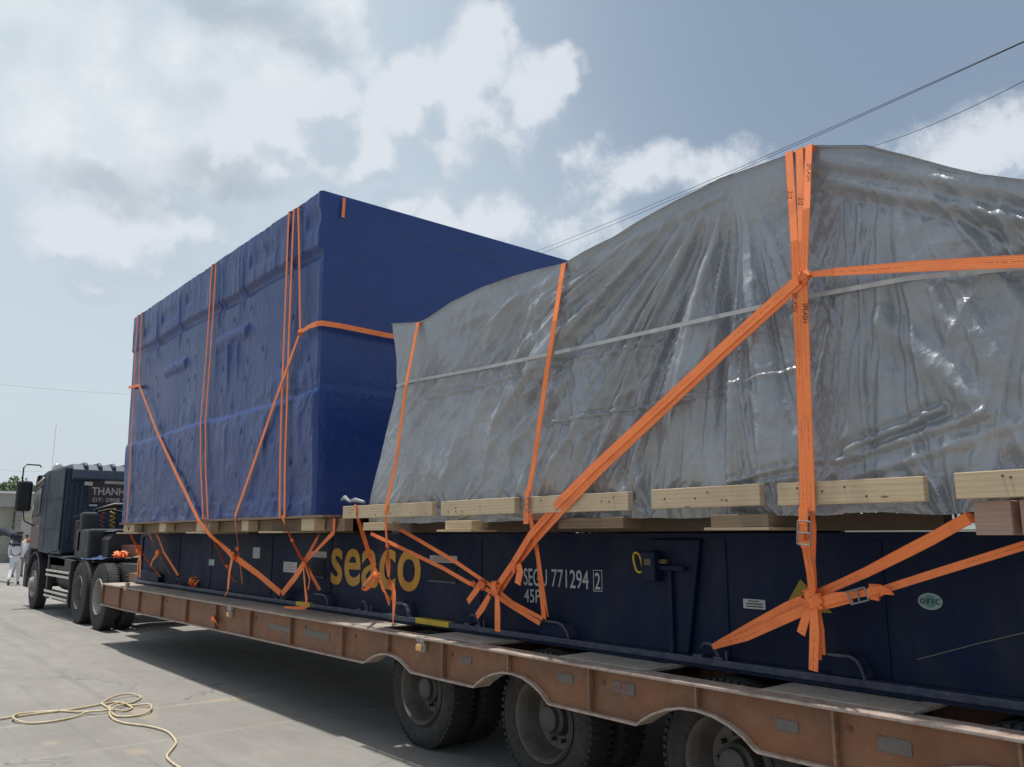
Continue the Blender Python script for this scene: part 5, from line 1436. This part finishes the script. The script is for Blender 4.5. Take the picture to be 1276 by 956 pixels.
def person(label, loc, rot, shirt, trouser, stride=.28, hood=None, h=1.0, carry=None):
    t_ = thing('person', label, 'person', loc); t_.rotation_euler = (0, 0, rot); t_.scale = (h * .86, h * .86, h)
    # local: walks along -X, left side -Y
    s = stride
    pel = (0, 0, .92)
    def leg(sg, fwd):
        kx = -fwd * s * .55 - .05; fx = -fwd * s + (.12 if fwd < 0 else 0)
        lift = .06 if fwd < 0 else 0
        return [('pel', pel, (.12, .16)), (f'hip{sg}', (0, sg * .09, .86), .10), (f'kn{sg}', (kx, sg * .09, .49 + lift * .3), .062), (f'an{sg}', (fx, sg * .09, .09 + lift), .042), (f'toe{sg}', (fx - .15, sg * .10, .035 + lift * .3), .036)]
    def arm(sg, fwd):
        return [('ch', (0, 0, 1.38), (.11, .17)), (f'sh{sg}', (0, sg * .19, 1.39), .058), (f'el{sg}', (-.05 * fwd + .03, sg * .25, 1.12), .044), (f'wr{sg}', (-.16 * fwd - .05, sg * .24, .89), .030), (f'hd{sg}', (-.18 * fwd - .06, sg * .235, .80), .036)]
    torso = [('pel', pel, (.12, .16)), ('wa', (0, 0, 1.10), (.10, .14)), ('ch', (0, 0, 1.38), (.11, .17)), ('nk', (-.005, 0, 1.50), .052), ('h1', (-.02, 0, 1.59), (.075, .07)), ('h2', (-.02, 0, 1.68), (.085, .075)), ('h3', (-.015, 0, 1.73), (.06, .055))]
    body = skinned('body', [torso, leg(1, 1), leg(-1, -1), arm(1, -1), arm(-1, 1)], skin, t_, 2)
    e = .018
    def grow(ch, k0, k1, e_=e): return [(k, p, tuple(x_ + e_ for x_ in (r if isinstance(r, tuple) else (r, r)))) for k, p, r in ch[k0:k1]]
    skinned('trousers', [grow(leg(1, 1), 0, 4, .022), grow(leg(-1, -1), 0, 4, .022)], trouser, t_, 2)
    skinned('shirt', [grow(torso, 0, 3, .02), grow(arm(1, -1), 0, 4, .018), grow(arm(-1, 1), 0, 4, .018)], shirt, t_, 2)
    skinned('hair', [[('a', (.015, 0, 1.63), (.085, .08)), ('b', (.0, 0, 1.71), (.095, .083)), ('c', (-.01, 0, 1.765), (.06, .055))]], hairm, t_, 2)
    for sg in (1, -1):
        fx = -sg * s + (.12 if sg < 0 else 0)
        skinned('shoe', [[('a', (fx + .03, sg * .09, .06), .05), ('b', (fx - .08, sg * .095, .045), .05), ('c', (fx - .16, sg * .10, .04), .04)]], plastic, t_, 1)
    if hood:
        skinned('shoulder_cloth', [[('a', (.02, 0, 1.42), (.14, .23)), ('b', (.01, 0, 1.56), (.13, .13)), ('c', (-.01, 0, 1.72), (.12, .11))], [('a', (.02, 0, 1.42), (.14, .23)), ('d', (.09, 0, 1.28), (.05, .10))]], hood, t_, 2)
    return t_
p = at(14, 729, Z=0)
person('person in white shirt and trousers walking away with a dark cloth over the head', (p.x, p.y + .05, 0), R(-20), clothw, clothw, .30, hood=clothd, h=.98)
p = at(21, 719, Z=0)
person('dark haired person in a white shirt walking ahead of the others, hair uncovered', (p.x, p.y, 0), R(-25), clothw, clothg, .26, h=1.0)
p = at(29, 714, Z=0)
q3 = person('person in a pale shirt almost hidden by the cab, carrying a brown bag', (p.x, p.y, 0), R(-25), mat('pale_green_cloth', (.5, .55, .53), .8), clothg, .2, h=.93)
b_ = MB().box((p.x - .2, p.y - .35, .62), (p.x + .2, p.y - .1, 1.05)).build('bag', mat('brown_bag', (.12, .07, .05), .7, var=.3), None, bevel=.05, base=(p.x, p.y - .2, .62))
tag(b_, 'brown bag carried at the side of the person beside the cab', 'bag')
# dark parcel carried in front of the first person, at the picture's edge
p = at(2, 664, Y=at(14, 729, Z=0).y)
yb_ = p.y
o = MB().tube(catmull([at(-16, 672, Y=yb_), at(-6, 666, Y=yb_ - .05), at(3, 662, Y=yb_), at(12, 664, Y=yb_ + .1), at(17, 668, Y=yb_ + .1)]), [.05 + .11 * math.sin(math.pi * (i + 2) / 25) for i in range(21)], 12).build('bundle', clothd, None, smooth=True, base=p)
tag(o, 'dark rolled bundle carried on the shoulder at the left edge of the view', 'bundle')

# ------------------------------------------------------------------ far left: low building, block pier, yard wall
def box_t(parent, name, mt, a_, b_, bev=0): return MB().box(a_, b_).build(name, mt, parent, bevel=bev)
bl = thing('site_building', 'low cream building with a grey flat roof fascia beyond the truck cab', 'building', (-62, 9, 0))
a = at(17, 640, X=-58.0); yr = a.y; zt = at(10, 632, X=-58).z; zf = at(10, 613, X=-58).z
box_t(bl, 'wall', cream, (-70, yr - 16, 0), (-58, yr, zt))
box_t(bl, 'fascia', creamd, (-70.5, yr - 16.3, zt + .002), (-57.4, yr + 1.3, zf - .12))
box_t(bl, 'roof_edge', whitep, (-70.7, yr - 16.4, zf - .118), (-57.2, yr + 1.5, zf))
box_t(bl, 'plinth', creamd, (-57.99, yr - 16, 0), (-57.9, yr, .5))
for k in range(4):
    w_ = box_t(bl, 'window', plastic, (-57.99, yr - 4 - 3.2 * k, 1.2), (-57.93, yr - 2.6 - 3.2 * k, 2.4)); box_t(w_, 'pane', glass, (-57.925, yr - 3.92 - 3.2 * k, 1.28), (-57.915, yr - 2.68 - 3.2 * k, 2.32))
pier = thing('block_pier', 'narrow grey block gate pier between the building and the yard wall', 'pier', (-57, yr + .6, 0))
pa = at(18, 660, X=-57); pb = at(25, 660, X=-57); zp = at(20, 632, X=-57).z
z = 0; k = 0
while z < zp - .02:
    z2 = min(z + .24, zp - .01)
    MB().box((-57.4, pa.y, z + .004), (-57, pb.y, z2)).build('block', brickm, pier, bevel=.012); z += .245; k += 1
yw = thing('yard_wall', 'cream rendered yard wall running on behind the tractor cab', 'wall', (-57, yr + 4, 0))
zw_ = at(30, 634, X=-57).z
box_t(yw, 'wall_panel', cream, (-57.2, pb.y + .01, 0), (-57, pb.y + 30, zw_ - .2)); box_t(yw, 'coping', creamd, (-57.3, pb.y + .01, zw_ - .198), (-56.95, pb.y + 30, zw_ - .0))
box_t(yw, 'dado_band', mat('yellow_band', (.42, .36, .2), .8), (-56.998, pb.y + .01, zw_ - .62), (-56.98, pb.y + 30, zw_ - .50))

def tree(label, loc, h, r, mt, seed, trunk_h=None, n=3200, leaf=.16):
    rg = np.random.RandomState(seed)
    t_ = thing('tree', label, 'tree', loc, 'trees beyond the yard')
    th_ = trunk_h or h * .4
    mb = MB(); X, Y, _ = loc
    mb.tube([(X, Y, 0), (X + .1, Y, th_ * .5), (X, Y + .1, th_), (X + .05, Y, h * .8)], [r * .09, r * .07, r * .055, r * .02], 9)
    ends = []
    for k in range(7):
        a_ = rg.uniform(0, 6.28); rr_2 = r * rg.uniform(.35, .7); ez = th_ + (h - th_) * rg.uniform(.25, .85)
        e_ = (X + rr_2 * math.cos(a_), Y + rr_2 * math.sin(a_), ez); ends.append(e_)
        mb.tube([(X, Y, th_ * rg.uniform(.7, 1.0)), ((X + e_[0]) / 2, (Y + e_[1]) / 2, (th_ + ez) / 2 + .1), e_], [r * .045, r * .03, r * .01], 6)
    mb.build('trunk', bark, t_, smooth=True)
    cl = []
    for k in range(26):
        a_ = rg.uniform(0, 6.28); rr_2 = r * math.sqrt(rg.uniform(0, 1)) * .8; zz = th_ + (h - th_) * rg.uniform(.12, .95)
        sh = math.sin(math.pi * min(1, max(0.12, (zz - th_ * .8) / (h - th_ * .8))) ** .8)
        cl.append((X + rr_2 * sh * math.cos(a_), Y + rr_2 * sh * math.sin(a_), zz, r * rg.uniform(.16, .34)))
    C_ = np.array(cl); ii = rg.randint(0, len(cl), n); d_ = rg.normal(size=(n, 3)); d_ /= np.linalg.norm(d_, axis=1)[:, None]
    c_ = C_[ii, :3] + d_ * C_[ii, 3:4] * rg.uniform(.5, 1.05, (n, 1)) * np.array([1, 1, .75])
    u_ = rg.normal(size=(n, 3)); u_ /= np.linalg.norm(u_, axis=1)[:, None]; v_ = np.cross(u_, rg.normal(size=(n, 3))); v_ /= np.linalg.norm(v_, axis=1)[:, None]
    L = leaf * rg.uniform(.6, 1.3, (n, 1)); Q = np.stack([c_ - u_ * L, c_ + v_ * L * .45, c_ + u_ * L, c_ - v_ * L * .45], 1).reshape(-1, 3)
    m2 = MB(); m2.v = [tuple(q) for q in Q]; m2.f = [(4 * i, 4 * i + 1, 4 * i + 2, 4 * i + 3) for i in range(n)]
    m2.build('crown', mt, t_)
    return t_
for (px, pyt, X_, r_, lab, sd, mt_) in ((7, 600, -78, 2.6, 'spiky olive green tree crown showing over the left part of the building roof', 1, leaf_m), (22, 598, -80, 2.4, 'greyish green tree over the building roof just left of the truck mirror', 2, leaf_m), (34, 606, -86, 2.6, 'small tree seen between the truck mirror and the cab', 3, leaf_m)):
    a = at(px, pyt, X=X_); tree(lab, (X_, a.y, 0), a.z, r_, mt_, sd)
for k in range(7):
    X_ = -74 + k * 9.5; tree(('tall dark tree beyond the far side of the yard, number %d along the hedge' % k) if False else ['broad dark tree hidden behind the load, nearest the building', 'dark round tree behind the blue crate', 'slender dark tree behind the blue crate', 'dark tree behind the gap between the loads', 'dark bushy tree behind the silver load', 'low dark tree behind the white railing', 'leaning dark tree beyond the trailer rear'][k], (X_, 34 + (k % 3) * 1.5, 0), 4.2 + (k % 3) * .3, 2.2, leaf_d, 20 + k, n=2200)
# white balustrade on the far side, glimpsed through the gap above the flat rack
a = at(1178, 655, Y=24.0); b = at(1212, 655, Y=24.0); zb = at(1195, 655, Y=24).z; ztp = at(1195, 632, Y=24).z
fe = thing('white_railing', 'white baluster railing glimpsed through the gap above the flat rack', 'railing', (a.x, 24, 0))
box_t(fe, 'base_wall', cream, (a.x - 4, 24.0, 0), (b.x + 4, 24.3, zb - .1)); box_t(fe, 'bottom_rail', whitep, (a.x - 4, 23.97, zb - .098), (b.x + 4, 24.2, zb)); box_t(fe, 'top_rail', whitep, (a.x - 4, 23.97, ztp), (b.x + 4, 24.2, ztp + .15))
dx = (b.x - a.x) / 4.2
k = -10
while k < 15:
    xx = a.x + .35 + k * dx
    if a.x - 4 < xx < b.x + 4:
        MB().lathe([(0, .06), (.05, .06), (.08, .035), ((ztp - zb) * .4, .055), ((ztp - zb) * .75, .03), ((ztp - zb) - .001, .05)], (xx, 24.08, zb + .001), 'z', 8).build('baluster', whitep, fe, smooth=True)
    k += 1
hd = MB()
rg = np.random.RandomState(8); n_ = 9000
c_ = np.stack([rg.uniform(-30, 8, n_), 27 + rg.uniform(-.8, .8, n_), rg.uniform(.1, 3.4, n_)], 1); u_ = rg.normal(size=(n_, 3)) * .13; v_ = rg.normal(size=(n_, 3)) * .09
Q = np.stack([c_ - u_, c_ + v_, c_ + u_, c_ - v_], 1).reshape(-1, 3); hd.v = [tuple(q) for q in Q]; hd.f = [(4 * i, 4 * i + 1, 4 * i + 2, 4 * i + 3) for i in range(n_)]
tag(hd.build('hedge', leaf_d), 'dark green hedge growing behind the white railing', 'hedge', kind='stuff')

# ------------------------------------------------------------------ overhead wires
def wire(label, q0, q1, d0, d1, r=.012, ext=(0.6, 1.6)):
    a_ = CAMP + ray(*q0) * d0; b_ = CAMP + ray(*q1) * d1; dv = b_ - a_
    pts = []
    for k in range(41):
        f = -ext[0] + (1 + ext[0] + ext[1]) * k / 40; p_ = a_ + dv * f
        p_ = p_ + Vector((0, 0, .35 * (f - .0) * (f - 1.0))) * (1 if f < 2 else 1)
        pts.append(p_)
    tag(MB().tube(pts, r, 6).build('overhead_wire', cable, smooth=True, base=a_), label, 'wire', 'overhead wires crossing above the loads')
wire('upper of the two close overhead wires above the silver load', (1276, 51.5), (700, 301), 14, 34, .007, (.3, .6))
wire('lower of the two close overhead wires above the silver load', (1276, 52.5), (700, 306), 14, 34.5, .007, (.3, .6))
wire('single overhead wire that drops behind the rear of the silver load', (1276, 101), (1092, 181), 15, 22, .007, (.6, 1.0))
wire('faint distant wire low in the sky left of the blue crate', (0, 479), (156, 491), 70, 80, .007, (.3, .25))
wire('faintest lowest wire in the sky above the truck cab', (0, 585), (40, 588), 85, 88, .007, (2, .35))
for o in bpy.data.objects:
    if o.type == 'MESH' and o.name.split('.')[0] in ('wheel_nuts', 'nail_heads', 'printed_lines'): o['kind'] = 'stuff'
